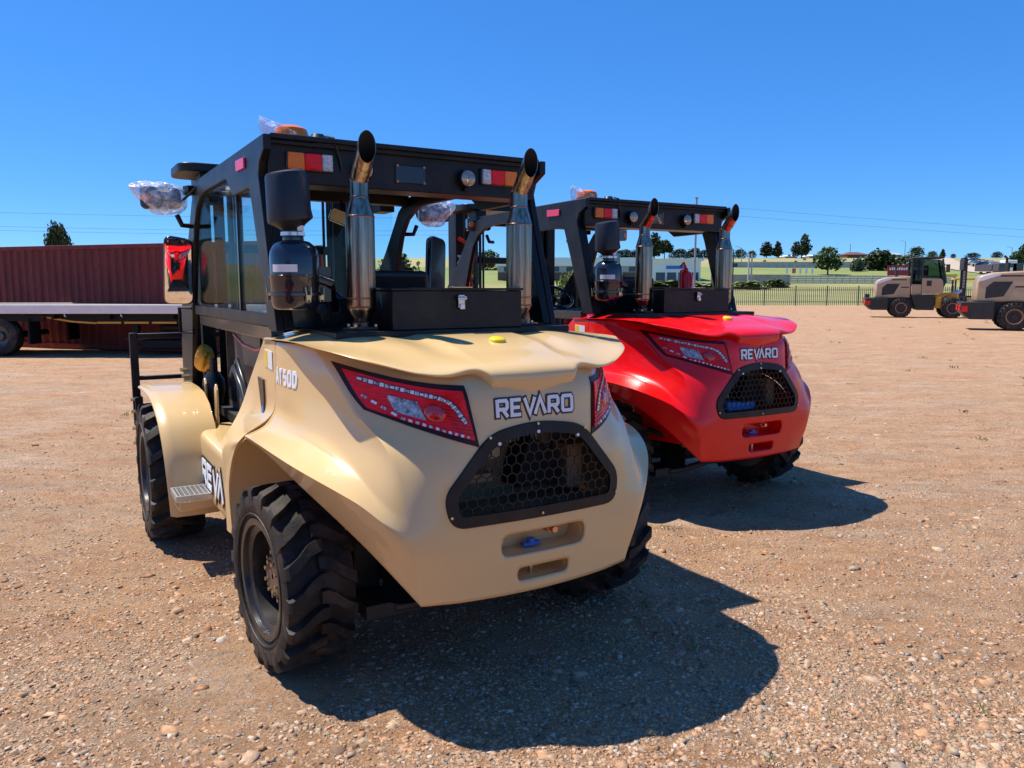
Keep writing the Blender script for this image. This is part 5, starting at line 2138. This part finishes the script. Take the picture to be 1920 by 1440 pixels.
# ---- houses on the ridge
ROOFB = mat('brown_tiles', (.17, .065, .045), rough=.8, noise=.3, nscale=2)
for px_, w_, h_, rm_, wm_, lab, cap in ((1591, 40, 11, ROOFB, BRK, 'brick house with a brown hipped roof on the ridge', 1), (1517, 30, 6, BW, CONC, 'pale flat house on the ridge right of the tallest pine', 0),
                                        (1470, 24, 5, BW, CONCL, 'small white house on the ridge between the cone-shaped tree and the pine', 0), (1652, 44, 10, GREYP, CONC, 'grey-roofed house behind the wide dark tree', 0)):
    d_ = 306
    s_ = d_ / F_PX
    t = thing('house', lab, 'house', (px2x(px_, d_), d_, land(d_) - .3), 0, 'houses along the ridge')
    W2, Hh = w_ * s_ / 2, h_ * s_
    e = MB()
    e.b2((-W2 * .92, -4, 0), (W2 * .92, 4, Hh * .5 + .3))
    part('wall', e, wm_, t)
    e = MB()
    z0, z1 = Hh * .5 + .302, Hh + .3
    rr = .45 if cap else .8
    e.add([(-W2, -5, z0), (W2, -5, z0), (W2, 5, z0), (-W2, 5, z0), (-W2 * rr, 0, z1), (W2 * rr, 0, z1)], [(3, 2, 1, 0), (0, 1, 5, 4), (1, 2, 5), (2, 3, 4, 5), (3, 0, 4)])
    part('roof', e, rm_, t)
    for q in (-.5, .1, .5):
        e = MB()
        e.b2((q * W2, -4.05, .6), (q * W2 + 1.1, -4.001, 1.5))
        part('window', e, DKG, t)

# ---- dirt road up the hill
road = MB()
pl_ = [(1990, 522), (1930, 519.5), (1870, 515), (1812, 508), (1786, 502), (1772, 497), (1763, 492), (1757, 488), (1752, 485.4)]
rp = []
for px_, py_ in pl_:
    dd = min(np.linspace(80, 330, 1200), key=lambda q: abs(HORIZON - (land(q) - CAM_H) * F_PX / q - py_))
    rp.append((px2x(px_, dd), dd))
sp2 = spline([(a, b, 0) for a, b in rp], 8)
rows_ = []
for i, p in enumerate(sp2):
    q = sp2[min(i + 1, len(sp2) - 1)] - sp2[max(i - 1, 0)]
    q = q / (np.linalg.norm(q) + 1e-9)
    w_ = 3.6
    rows_.append([(p[0] - q[1] * w_ * s, p[1] + q[0] * w_ * s, land(p[1] + q[0] * w_ * s) + .22) for s in (1, .5, 0, -.5, -1)])
road.grid(rows_)
struct('road', road, mat('pale_dirt', (.46, .37, .28), rough=.9, noise=.15, nscale=.3))

# ---- parked cars by the road
CAR_COLS = [mat('car_white', (.75, .75, .76), rough=.25, coat=.5, noise=.03), mat('car_silver', (.42, .44, .47), rough=.25, coat=.5, noise=.03), mat('car_blue', (.05, .12, .32), rough=.25, coat=.5, noise=.03), mat('car_dark', (.03, .03, .035), rough=.25, coat=.5, noise=.03)]


def make_car():
    t = thing('parked_car', 'x', 'car', (0, 0, 0), 0, 'cars parked along the dirt road')
    e = MB()
    e.prism(round_poly([(-2.1, .3), (2.1, .3), (2.15, .75), (1.2, .95), (.6, 1.45), (-1.2, 1.45), (-1.9, .95), (-2.15, .8)], .12, 3), 'Y', -.85, .85)
    part('body', e, CAR_COLS[0], t, ang=30)
    e = MB()
    e.prism([(1.05, .98), (.52, 1.38), (-1.12, 1.38), (-1.7, .98)], 'Y', -.86, .86)
    part('side_glass', e, DKG, t, ang=0)
    for wx in (-1.35, 1.35):
        for wy in (-.8, .8):
            e = MB()
            e.cyl((wx, wy - .1, .33), (wx, wy + .1, .33), .33, n=14)
            part('wheel', e, RUBBER, t, ang=40)
    return t


car0 = make_car()
first = True
ncar = 0
rc = random.Random(5)
car_where = []
for row in range(3):
    for k in range(8):
        px_ = 1812 + k * 8.6 + row * 3
        py_ = 494 + k * 1.55 + row * 2.4
        dd = min(np.linspace(150, 300, 600), key=lambda q: abs(HORIZON - (land(q) - CAM_H) * F_PX / q - py_))
        car_where.append((px_, dd))
cn = ['white', 'silver', 'blue', 'dark']
for i, (px_, dd) in enumerate(car_where):
    ci = rc.choice([0, 0, 0, 1, 1, 2, 3])
    lab = '%s car among those parked beside the dirt road on the hill' % cn[ci]
    loc = (px2x(px_, dd), dd, land(dd) + .05)
    if first:
        c = car0
        c.location = loc
        c['label'] = lab
        first = False
    else:
        c = dup(car0, loc, 0, lab)
    c.rotation_euler = (0, 0, rc.choice([0, pi]) + rc.uniform(-.3, .3) - .4)
    for ch in c.children:
        if ch.name.split('.')[0] == 'body':
            ch.material_slots[0].link = 'OBJECT'
            ch.material_slots[0].material = CAR_COLS[ci]

# white truck cab and its dark neighbour
for px_, m_, lab in ((1881, BW, 'white truck facing the camera above the hood of the nearer loader'), (1893, mat('truck_dark', (.05, .05, .055), rough=.4, noise=.1), 'dark truck parked right beside the white truck on the hill'), (1868, mat('truck_plum', (.10, .07, .09), rough=.4, noise=.1), 'plum-dark truck parked left of the white truck on the hill')):
    dd = 165.0
    t = thing('truck', lab, 'truck', (px2x(px_, dd), dd, land(dd)), 0, 'trucks parked by the dirt road')
    e = MB()
    e.b2((-1.2, -1.0, .9), (1.2, 1.2, 3.3 if m_ is BW else 2.7))
    part('cab', e, m_, t, bevel=.12)
    e = MB()
    e.b2((-1.0, -1.03, 1.75), (1.0, -.95, 2.6))
    part('windshield', e, DKG, t)
    e = MB()
    e.b2((-1.2, 1.4, 1.1), (1.2, 7.5, 2.5))
    part('load_body', e, m_, t)
    e = MB()
    e.b2((-1.15, -1.04, .5), (1.15, -.9, .895))
    part('bumper', e, DARK, t)
    for wx in (-1.0, 1.0):
        for wy in (0, 5.5):
            e = MB()
            e.cyl((wx - .15, wy, .5), (wx + .15, wy, .5), .5, n=16)
            part('wheel', e, RUBBER, t, ang=40)

# ---- signs, billboards, poles
SIGNR = mat('sign_red', (.42, .012, .03), rough=.5, noise=.06)
dd = 158.0
for px_, w_, lab in ((1677, 40, 'red billboard with a pale lettering band, left of the farther loader cab'), (1716, 34, 'red billboard half hidden behind the farther loader cab')):
    s_ = dd / F_PX
    t = thing('billboard', lab, 'billboard', (px2x(px_, dd), dd, land(dd) - .2), 0, 'red billboards')
    z0, z1 = CAM_H + 26 * s_ - land(dd), CAM_H + 44 * s_ - land(dd)
    e = MB()
    e.b2((-w_ / 2 * s_, 0, z0), (w_ / 2 * s_, .12, z1))
    part('board', e, SIGNR, t)
    for k in range(8):
        e = MB()
        a = -w_ / 2 * s_ + w_ * s_ * (.08 + k * .108)
        hh_ = (z1 - z0)
        e.b2((a, -.02, z0 + hh_ * .55), (a + w_ * s_ * .075, -.001, z0 + hh_ * (.82 if k % 3 else .76)))
        part('pale_mark', e, WHITE, t)
    for sx in (-1, 1):
        e = MB()
        e.b2((sx * w_ * .4 * s_ - .08, .121, 0), (sx * w_ * .4 * s_ + .08, .26, z1))
        part('leg', e, CONC, t)
for i, (px_, m_, lab) in enumerate(((1470, WHITE, 'leftmost white sign board in the row on green grass'), (1483, mat('sign_pink', (.7, .12, .16), rough=.5, noise=.1), 'pink and white sign board among the white ones on green grass'), (1495, WHITE, 'white sign board next to the pink one on green grass'), (1506, WHITE, 'second white sign board right of the pink one'), (1517, WHITE, 'white sign board beside the large bushy tree'))):
    d_ = 163.0
    s_ = d_ / F_PX
    t = thing('sign_board', lab, 'sign', (px2x(px_, d_), d_, land(d_) - .1), 0, 'sign boards on the green grass')
    e = MB()
    e.cyl((0, 0, 0), (0, 0, 2.3), .05, n=8)
    part('post', e, CONCL, t)
    e = MB()
    zz = CAM_H + (HORIZON - 507) * s_ - land(d_)
    e.b2((-.24 if m_ is WHITE else -.38, -.08, zz - .55), (.24 if m_ is WHITE else .38, -.055, zz + .45))
    part('board', e, m_, t)


def pole(px, py_top, d, r, label, m, cat='pole', arm=None, base=None, name='pole'):
    zb = base if base is not None else land(d) - .1 if d > 79 else 0
    zt = CAM_H + (HORIZON - py_top) / F_PX * d
    t = thing(name, label, cat, (px2x(px, d), d, zb))
    e = MB()
    e.tube([(0, 0, 0), (0, 0, zt - zb)], [r * 1.25, r], 12)
    part('shaft', e, m, t, ang=50)
    if arm == 'box':
        e = MB()
        e.b2((r + .02, -.2, (zt - zb) * .52), (.75, .2, (zt - zb) * .62))
        part('switch_box', e, m, t)
    if arm == 'lamp':
        e = MB()
        e.tube([(0, 0, zt - zb - .1), (-1.0, 0, zt - zb + .25), (-1.5, 0, zt - zb + .3)], r * .7, 8)
        e.b2((-2.1, -.15, zt - zb + .25), (-1.45, .15, zt - zb + .36))
        part('lamp_arm', e, m, t, ang=40)
    if arm == 'flange':
        e = MB()
        e.box((0, 0, zt - zb - .05), (.28, .28, .1))
        part('pole_cap', e, m, t)
    return t


GALV = mat('galvanised', (.30, .31, .32), rough=.45, metal=.4, noise=.2)
pole(1299, 375, 72, .085, 'tall grey pole rising behind the roof of the red forklift', GALV, arm='flange')
pole(1370, 469, 136, .10, 'dark pole with a box on it behind the fence', PALE, arm='box')
pole(1399, 477, 138, .13, 'left post of the pale twin pole in front of the concrete wall', CONCL)
pole(1404.5, 477, 138, .13, 'right post of the pale twin pole in front of the concrete wall', CONCL)
pole(1385, 466, 230, .09, 'thin lamp pole with an arm on the hill behind the dark pole', GALV, 'lamp pole', 'lamp', name='lamp_pole')
pole(1687, 455, 300, .10, 'thin distant lamp pole above the grey-green tree', GALV, 'lamp pole', 'lamp', name='lamp_pole')
pole(1885, 466, 280, .10, 'thin distant lamp pole above the white truck', GALV, 'lamp pole', 'lamp', name='lamp_pole')
pole(1585.5, 459, 305, .12, 'thin mast standing behind the brick house', GALV, 'mast', None, name='radio_mast')

WIRE = mat('cable_black', (.03, .03, .035), rough=.6, noise=.1)


def cable(p0, p1, d0, d1, sag, label):
    a, b = site(*p0, d0), site(*p1, d1)
    e = MB()
    e.tube([a.lerp(b, t) - Vector((0, 0, sag * 4 * t * (1 - t))) for t in np.linspace(0, 1, 25)], .011, 5)
    o = part('power_line', e, WIRE, None, ang=60)
    tag(o, label, 'power line', 'power lines crossing the sky')


cable((-300, 388), (900, 408), 75, 75, .35, 'uppermost thin power line over the maroon container')
cable((-300, 415), (900, 432), 75, 75, .35, 'middle thin power line over the maroon container')
cable((-300, 422), (900, 440), 75, 75, .35, 'lowest thin power line over the maroon container')
cable((1300, 383), (2300, 455), 85, 85, .2, 'upper thin power line in the sky right of the red forklift')
cable((1300, 398), (2300, 468), 85, 85, .2, 'lower thin power line in the sky right of the red forklift')

# yellow road barrier by the road
d_ = 152
t = thing('barrier', 'yellow barrier standing at the lower end of the dirt road', 'barrier', (px2x(1771, d_), d_, land(d_)))
e = MB()
e.b2((-1.6, -.2, .55), (1.6, .2, 1.15))
part('board', e, YELLOW, t, bevel=.05)
for sx in (-1, 1):
    e = MB()
    e.b2((sx * 1.2 - .08, -.1, 0), (sx * 1.2 + .08, .1, .548))
    part('leg', e, DARK, t)


# ================================================================== CONTAINER AND TRAILER (left)
MAROON = mat('maroon_paint', (.27, .055, .045), rough=.6, spec=.2, color2=(.17, .034, .028), nscale=2.5, stretch=(1.6, 1.6, .22), dust=.45, dustcol=(.11, .035, .02), bump=.05, bscale=6)
cdir = atan2(-2.0, 5.8)
cont = thing('shipping_container', 'maroon corrugated shipping container standing behind the flatbed trailer', 'container', (-17.6, 23.65, .0), cdir)
L_, Wd, Hc = 12.19, 2.44, 2.90


def corr(L, n, base, depth):
    out = []
    p = L / n
    for k in range(n):
        x0 = k * p
        out += [(x0, base), (x0 + p * .28, base), (x0 + p * .45, base + depth), (x0 + p * .83, base + depth)]
    out.append((L, base))
    return out


e = MB()
pr = corr(L_ - .3, 43, .02, .045)
for zz in ((.16, Hc - .10),):
    rows_ = [[(x + .15, y, z) for x, y in pr] for z in zz]
    e.grid(rows_)
    part('corrugated_side', e, MAROON, cont, ang=0)
    e = MB()
    e.grid([[(x + .15, Wd - y, z) for x, y in pr] for z in zz])
    part('corrugated_side', e, MAROON, cont, ang=0)
e = MB()
pr = corr(Wd - .3, 9, .03, .04)
e.grid([[(L_ - y, x + .15, z) for x, y in pr] for z in (.16, Hc - .1)])
part('corrugated_end', e, MAROON, cont, ang=0)
e = MB()
e.grid([[(y, x + .15, z) for x, y in pr] for z in (.16, Hc - .1)])
part('corrugated_end', e, MAROON, cont, ang=0)
e = MB()
e.b2((.12, .12, Hc - .06), (L_ - .12, Wd - .12, Hc - .02))
part('roof', e, MAROON, cont)
for yy in (0, Wd - .09):
    for z0, z1, nm in ((Hc - .12, Hc - .005, 'top_rail'), (0.02, .16, 'bottom_rail')):
        e = MB()
        e.b2((.17, yy, z0), (L_ - .17, yy + .09, z1))
        part(nm, e, MAROON, cont, bevel=.008)
for xx in (0, L_ - .16):
    for yy in (0, Wd - .16):
        e = MB()
        e.b2((xx, yy, .0), (xx + .16, yy + .16, Hc))
        part('corner_post', e, MAROON, cont, bevel=.01)

RAILW = mat('trailer_rail', (.80, .74, .71), rough=.4, noise=.12, nscale=3, dust=.2)
TAPE = mat('reflective_tape', (.62, .30, .02), rough=.4, noise=.15, nscale=20)
ASSY = mat('trailer_black', (.008, .007, .007), rough=.6, spec=.25, noise=.3, dust=.2, dustcol=(.05, .035, .025))
trl = thing('flatbed_trailer', 'empty flatbed trailer with pale side rail and yellow reflective tape', 'trailer', (-16.75, 19.35, 0), radians(0.3))
TL = 13.4
e = MB()
e.b2((0, 0.03, 1.16), (TL, 2.47, 1.29))
part('deck', e, mat('deck_boards', (.10, .085, .07), rough=.8, noise=.4, nscale=5), trl)
for yy in (0, 2.475):
    e = MB()
    e.b2((-.02, yy - .03, 1.075), (TL + .02, yy + .027, 1.300))
    part('side_rail', e, RAILW, trl, bevel=.012)
# frame beam with the stepped belly line
for yy in (.28, 2.1):
    e = MB()
    e.prism([(0, 1.158), (0, 1.02), (4.2, 1.02), (4.7, 1.0), (5.6, .84), (6.2, .80), (TL, .80), (TL, 1.158)], 'Y', yy, yy + .12)
    part('frame_beam', e, ASSY, trl)
e = MB()
rows_ = []
for x, z in ((4.3, 1.015), (4.75, .985), (5.1, .93), (5.6, .845), (6.2, .805)):
    rows_.append([(x, .270, z), (x, .270, z + .045)])
for a, b in zip(rows_, rows_[1:]):
    e.plate([a, b], [[(p[0], p[1] + .008, p[2]) for p in a], [(p[0], p[1] + .008, p[2]) for p in b]])
part('reflective_strip', e, TAPE, trl)
x = 6.22
while x < TL - .6:
    e = MB()
    e.b2((x, .262, .815), (x + .62, .278, .865))
    part('reflective_strip', e, TAPE, trl)
    x += .70
for x in (5.2, 6.6, 8.2, 9.6, 11.0):
    e = MB()
    e.b2((x, .06, .94), (x + .06, 2.4, 1.072))
    part('cross_member', e, ASSY, trl)
    e = MB()
    e.tube([(x + .4, -.04, 1.07), (x + .4, -.05, 1.03), (x + .43, -.04, 1.0)], .014, 6)
    part('rope_hook', e, ALU, trl, ang=40)
# landing leg
for yy in (.45, 2.0):
    e = MB()
    e.b2((7.05, yy - .07, .62), (7.21, yy + .07, 1.157))
    e.b2((7.08, yy - .05, .46), (7.18, yy + .05, .618))
    part('landing_leg', e, ASSY, trl, bevel=.006)
    e = MB()
    e.add([(6.86, yy - .18, .40), (7.40, yy - .18, .40), (7.40, yy + .18, .40), (6.86, yy + .18, .40), (7.0, yy - .08, .47), (7.26, yy - .08, .47), (7.26, yy + .08, .47), (7.0, yy + .08, .47)],
          [(3, 2, 1, 0), (4, 5, 6, 7), (0, 1, 5, 4), (1, 2, 6, 5), (2, 3, 7, 6), (3, 0, 4, 7)])
    part('foot', e, mat('grey_blue_foot', (.07, .075, .11), rough=.4, noise=.3), trl)
e = MB()
e.b2((7.3, .35, .16), (8.3, 1.0, .40))
part('tool_chest', e, ASSY, trl, bevel=.03)
e = MB()
e.b2((7.7, .5, .60), (8.6, 1.3, .798))
part('air_tank', e, ASSY, trl, bevel=.07)
for xx in (1.1, 2.45, 3.45 if False else 3.78, 11.9, 12.9):
    if xx > 11.5:
        continue
    for yy in ((.15,) if xx > 3.5 else (.15, 2.05)):
        w = bpy.data.objects.new('wheel', None)
        COL.objects.link(w)
        w.parent = trl
        w.location = (xx, yy, .5)
        e = MB()
        e.lathe([(.27, 0), (.40, -.02), (.475, .0), (.50, .04), (.50, .26), (.475, .30), (.27, .30)], (0, 0, 0), 'Y', 40)
        part('tyre', e, RUBBER, w, ang=40)
        e = MB()
        e.lathe([(.28, .02), (.25, .03), (.23, .12), (.12, .13), (.10, .06), (.0, .05)], (0, 0, 0), 'Y', 32)
        part('rim', e, mat('grey_rim', (.10, .10, .10), rough=.4, metal=.4, noise=.2), w, ang=40)
for xx in (1.1, 2.45, 3.78):
    e = MB()
    e.cyl((xx, .3, .5), (xx, 2.2, .5), .09, n=14)
    part('axle', e, ASSY, trl, ang=40)
e = MB()
e.prism([(.3, 1.05), (4.55, 1.05), (5.0, .98), (4.9, .88), (.3, .90)], 'Y', .16, .22)
e.b2((4.55, .12, .30), (4.60, .60, .95))
e.b2((4.55, 1.9, .30), (4.60, 2.4, .95))
part('mud_guard', e, ASSY, trl)
for yy in (.35, 1.95):
    e = MB()
    e.cyl((12.1, yy, .05), (12.1, yy, .80), .05, n=12)
    part('prop_stand', e, ALU, trl, ang=40)


# ================================================================== ARTICULATED LOADERS (right)
LTAN = mat('loader_tan', (.50, .33, .185), rough=.32, coat=.4, noise=.08, nscale=1.5, dust=.2)
LYELL = mat('loader_yellow', (.72, .33, .015), rough=.4, noise=.2, nscale=4)
LBLK = mat('loader_black', (.022, .018, .017), rough=.5, noise=.25, dust=.2, dustcol=(.10, .07, .05))
LRIM = mat('loader_rim', (.36, .20, .10), rough=.5, noise=.2)


def build_loader(label, loc, rz, group):
    t = thing('wheel_loader', label, 'loader', loc, rz, group)
    e = MB()
    e.prism([(-1.88, .72), (-1.58, .44), (-.70, .44), (-.70, 1.16), (-1.92, 1.16)], 'Y', -.95, .95)
    cw = part('counterweight', e, LBLK, t, bevel=.03)
    for sx in (-1, 1):
        e = MB()
        e.b2((-1.945, .55 * sx - .25, .80), (-1.90, .55 * sx + .25, 1.0))
        part('tail_lamp', e, REDLENS, cw, bevel=.01)
        e = MB()
        e.b2((-1.86, sx * .951 if sx > 0 else -.965, .74), (-1.66, .965 if sx > 0 else -.951, .98))
        part('red_marker', e, REDLENS, cw)
        e = MB()
        e.b2((-1.82, .80 * sx - .06, 1.161), (-1.70, .80 * sx + .06, 1.38))
        part('lamp_stub', e, LBLK, cw, bevel=.01)
    e = MB()
    e.prism([(-1.36, 1.16), (.48, 1.16), (.48, 2.42), (-.76, 2.36), (-1.26, 2.22), (-1.38, 1.95)], 'Y', -.72, .72)
    hd = part('hood', e, LTAN, t, bevel=.07)
    e = MB()
    e.prism([(-1.05, 1.30), (-.40, 1.38), (-.10, 1.98), (-.78, 1.98), (-1.03, 1.75)], 'Y', -.732, -.722)
    part('side_vent', e, LBLK, hd)
    for lo_, hi_ in (((-.55, -.730, 2.18), (.25, -.722, 2.24)), ((-.02, -.730, 1.74), (.40, -.722, 1.80))):
        e = MB()
        e.b2(lo_, hi_)
        part('dark_lettering_bar', e, LBLK, hd, ang=0)
    e = MB()
    e.prism([(-1.33, 1.98), (-1.16, 2.02), (-.50, 2.27), (-.74, 2.31), (-1.20, 2.18)], 'Y', -.735, -.722)
    part('white_badge', e, WHITE, hd)
    e = MB()
    e.tube([(-.25, -.2, 2.38), (-.25, -.2, 2.75)], .07, 12)
    e.tube([(-.25, .25, 2.38), (-.25, .25, 2.95), (-.35, .25, 3.05)], .05, 12)
    part('exhaust_pipe', e, LBLK, hd, ang=40)
    # cab
    e = MB()
    e.prism(round_poly([(.52, 1.42), (2.05, 1.42), (2.28, 1.95), (2.05, 3.35), (.60, 3.42), (.52, 3.2)], [.03, .1, .05, .15, .12, .08], 4), 'Y', -.72, .72)
    cb = part('cab', e, glass_mat('loader_glass', (.22, .32, .31), 0.06), t, ang=30)
    e = MB()
    e.b2((.60, -.30, 1.96), (1.15, .30, 2.15))
    e.b2((.60, -.28, 2.15), (.74, .28, 2.75))
    part('seat', e, SEATM, cb, bevel=.03)
    e = MB()
    e.b2((.45, -.76, 3.425), (2.15, .76, 3.53))
    part('roof', e, LBLK, cb, bevel=.05)
    e = MB()
    e.prism([(1.05, 1.40), (2.20, 1.40), (2.16, 2.10), (2.05, 2.28), (1.05, 2.32)], 'Y', -.755, .755)
    dr = part('door', e, LTAN, cb, bevel=.04)
    e = MB()
    e.b2((1.30, -.770, 1.85), (1.55, -.756, 2.15))
    part('handle', e, LBLK, dr)
    e = MB()
    e.b2((.50, -.74, 1.35), (1.04, .74, 1.95))
    part('cab_base', e, LTAN, cb, bevel=.03)
    for a, b_ in (((.50, 3.42), (.50, 1.95)), ((1.05, 3.42), (1.05, 2.3)), ((2.06, 3.4), (2.30, 2.0))):
        e = MB()
        e.cyl((a[0], -.735, a[1]), (b_[0], -.735, b_[1]), .05, n=8)
        e.cyl((a[0], .735, a[1]), (b_[0], .735, b_[1]), .05, n=8)
        part('cab_pillar', e, LBLK, cb, ang=40)
    for sx in (-1, 1):
        e = MB()
        e.box((2.30, 1.05 * sx, 2.85), (.08, .25, .45), rz=.4)
        e.cyl((2.15, .72 * sx, 3.1), (2.30, 1.0 * sx, 2.95), .025, n=8)
        part('side_mirror', e, LBLK, t, ang=40)
    # frames, ladder, hydraulics
    e = MB()
    e.b2((-.75, -.55, .55), (1.0, .55, 1.16))
    e.prism([(.55, 1.35), (1.75, 1.35), (1.75, .45), (.85, .45), (.65, .90)], 'Y', -.85, .85)
    part('rear_frame', e, LBLK, t, bevel=.02)
    e = MB()
    e.b2((1.95, -.45, .55), (3.55, .45, 1.15))
    e.b2((2.25, -.75, .60), (2.65, .75, 1.15))
    part('front_frame', e, LTAN, t, bevel=.02)
    e = MB()
    e.cyl((1.70, -.40, .80), (2.45, -.35, .85), .11, n=12)
    e.cyl((1.70, .40, .80), (2.45, .35, .85), .11, n=12)
    e.box((1.90, 0, 1.28), (.75, 1.2, .16))
    e.cyl((1.8, -.55, 1.25), (2.6, -.52, 1.40), .09, n=12)
    e.b2((2.4, -.50, 1.16), (2.95, .50, 1.45))
    e.b2((1.82, -.70, .58), (2.12, -.40, 1.18))
    part('hydraulics', e, LYELL, t, ang=40)
    e = MB()
    e.cyl((2.3, -.35, 1.15), (3.18, -.35, 1.55), .10, n=12)
    e.cyl((2.3, .35, 1.15), (3.18, .35, 1.55), .10, n=12)
    part('tilt_cylinder', e, STEEL, t, ang=40)
    for wx in (0, 2.68):
        for sy in (-1, 1):
            w = bpy.data.objects.new('wheel', None)
            COL.objects.link(w)
            w.parent = t
            w.location = (wx, .82 * sy, .57)
            e = MB()
            e.lathe([(.30, .20 * sy), (.46, .22 * sy), (.52, .20 * sy), (.545, .17 * sy), (.545, -.17 * sy), (.52, -.20 * sy), (.30, -.20 * sy)], (0, 0, 0), 'Y', 44)
            for k in range(22):
                a = 2 * pi * k / 22
                for s2 in (-1, 1):
                    a2 = a + (pi / 22 if s2 > 0 else 0)
                    e.box((.55 * cos(a2), .11 * s2, .55 * sin(a2)), (.06, .22, .075), ry=-a2)
            part('tyre', e, RUBBER, w, ang=35)
            e = MB()
            e.lathe([(.31, .17 * sy), (.315, .205 * sy), (.29, .21 * sy), (.27, .13 * sy), (.25, .10 * sy), (.14, .10 * sy)], (0, 0, 0), 'Y', 36)
            part('rim', e, LRIM, w, ang=40)
            e = MB()
            e.lathe([(.25, .102 * sy), (.13, .104 * sy), (.12, .15 * sy), (.0, .16 * sy)], (0, 0, 0), 'Y', 28)
            part('hub', e, LBLK, w, ang=40)
    # mast
    for sy in (-.42, .42):
        e = MB()
        e.b2((3.200, sy - .08, .20), (3.380, sy + .08, 3.40))
        part('mast_upright', e, LBLK, t, bevel=.01)
    e = MB()
    e.b2((3.160, -.62, 2.78), (3.180, .62, 3.38))
    e.b2((3.170, -.5, 3.37), (3.340, .5, 3.47))
    part('mast_head', e, LBLK, t, bevel=.01)
    e = MB()
    for k in range(6):
        e.b2((3.185, -.513, 1.75 + k * .165), (3.280, -.5015, 1.87 + k * .165))
    part('mast_lettering_blocks', e, mat('dull_white', (.34, .34, .36), rough=.5, noise=.1), t, ang=0)
    for sy in (-.5, .5):
        e = MB()
        e.prism([(3.450, .9), (3.450, .08), (4.580, .08), (4.580, .10), (3.540, .14), (3.530, .9)], 'Y', sy - .07, sy + .07)
        part('fork', e, LBLK, t)
    return t


gl = 'tan articulated loaders parked at the right'
d1 = 46.5
lo1 = build_loader('farther tan wheel loader with black cab and fork mast, parked near the fence', (px2x(1682, d1), d1, 0), radians(-20), gl)
d2 = 32.2
lo2 = dup(lo1, (px2x(1892, d2), d2, 0), radians(-25), 'nearer tan wheel loader cut off by the right edge of the photo', gl)

# yellow-roofed forklift behind the loaders
d_ = 55
yt = thing('yellow_forklift', 'small forklift with flat yellow canopy roof parked behind the two tan loaders', 'forklift', (px2x(1806, d_), d_, 0), radians(-20))
e = MB()
e.prism(round_poly([(-.95, -.65), (.95, -.65), (.95, .65), (-.95, .65)], .12, 4), 'Z', 2.30, 2.42)
part('canopy', e, LYELL, yt, bevel=.02)
for sx in (-.8, .75):
    for sy in (-.55, .55):
        e = MB()
        e.b2((sx - .05, sy - .05, 1.0), (sx + .05, sy + .05, 2.299))
        part('canopy_post', e, LBLK, yt)
e = MB()
e.prism([(-1.3, .35), (1.2, .35), (1.2, .9), (.5, 1.0), (-.2, 1.05), (-.3, 1.25), (-1.2, 1.3), (-1.4, .9)], 'Y', -.6, .6)
part('body', e, LYELL, yt, bevel=.06)
e = MB()
e.b2((-.25, -.25, 1.06), (.3, .25, 1.2))
e.b2((-.32, -.25, 1.2), (-.2, .25, 1.7))
part('seat', e, SEATM, yt, bevel=.03)
for sy in (-.35, .35):
    e = MB()
    e.b2((1.3, sy - .07, .1), (1.48, sy + .07, 2.2))
    part('mast_upright', e, LBLK, yt)
for wx in (-.9, .85):
    for sy in (-1, 1):
        e = MB()
        e.lathe([(.12, .16 * sy), (.28, .17 * sy), (.32, .13 * sy), (.32, -.13 * sy), (.28, -.17 * sy), (.12, -.16 * sy)], (wx, .55 * sy, .33), 'Y', 30)
        part('wheel', e, RUBBER, yt, ang=40)
for sy in (-.3, .3):
    e = MB()
    e.b2((1.49, sy - .05, .08), (2.4, sy + .05, .12))
    part('fork', e, LBLK, yt)
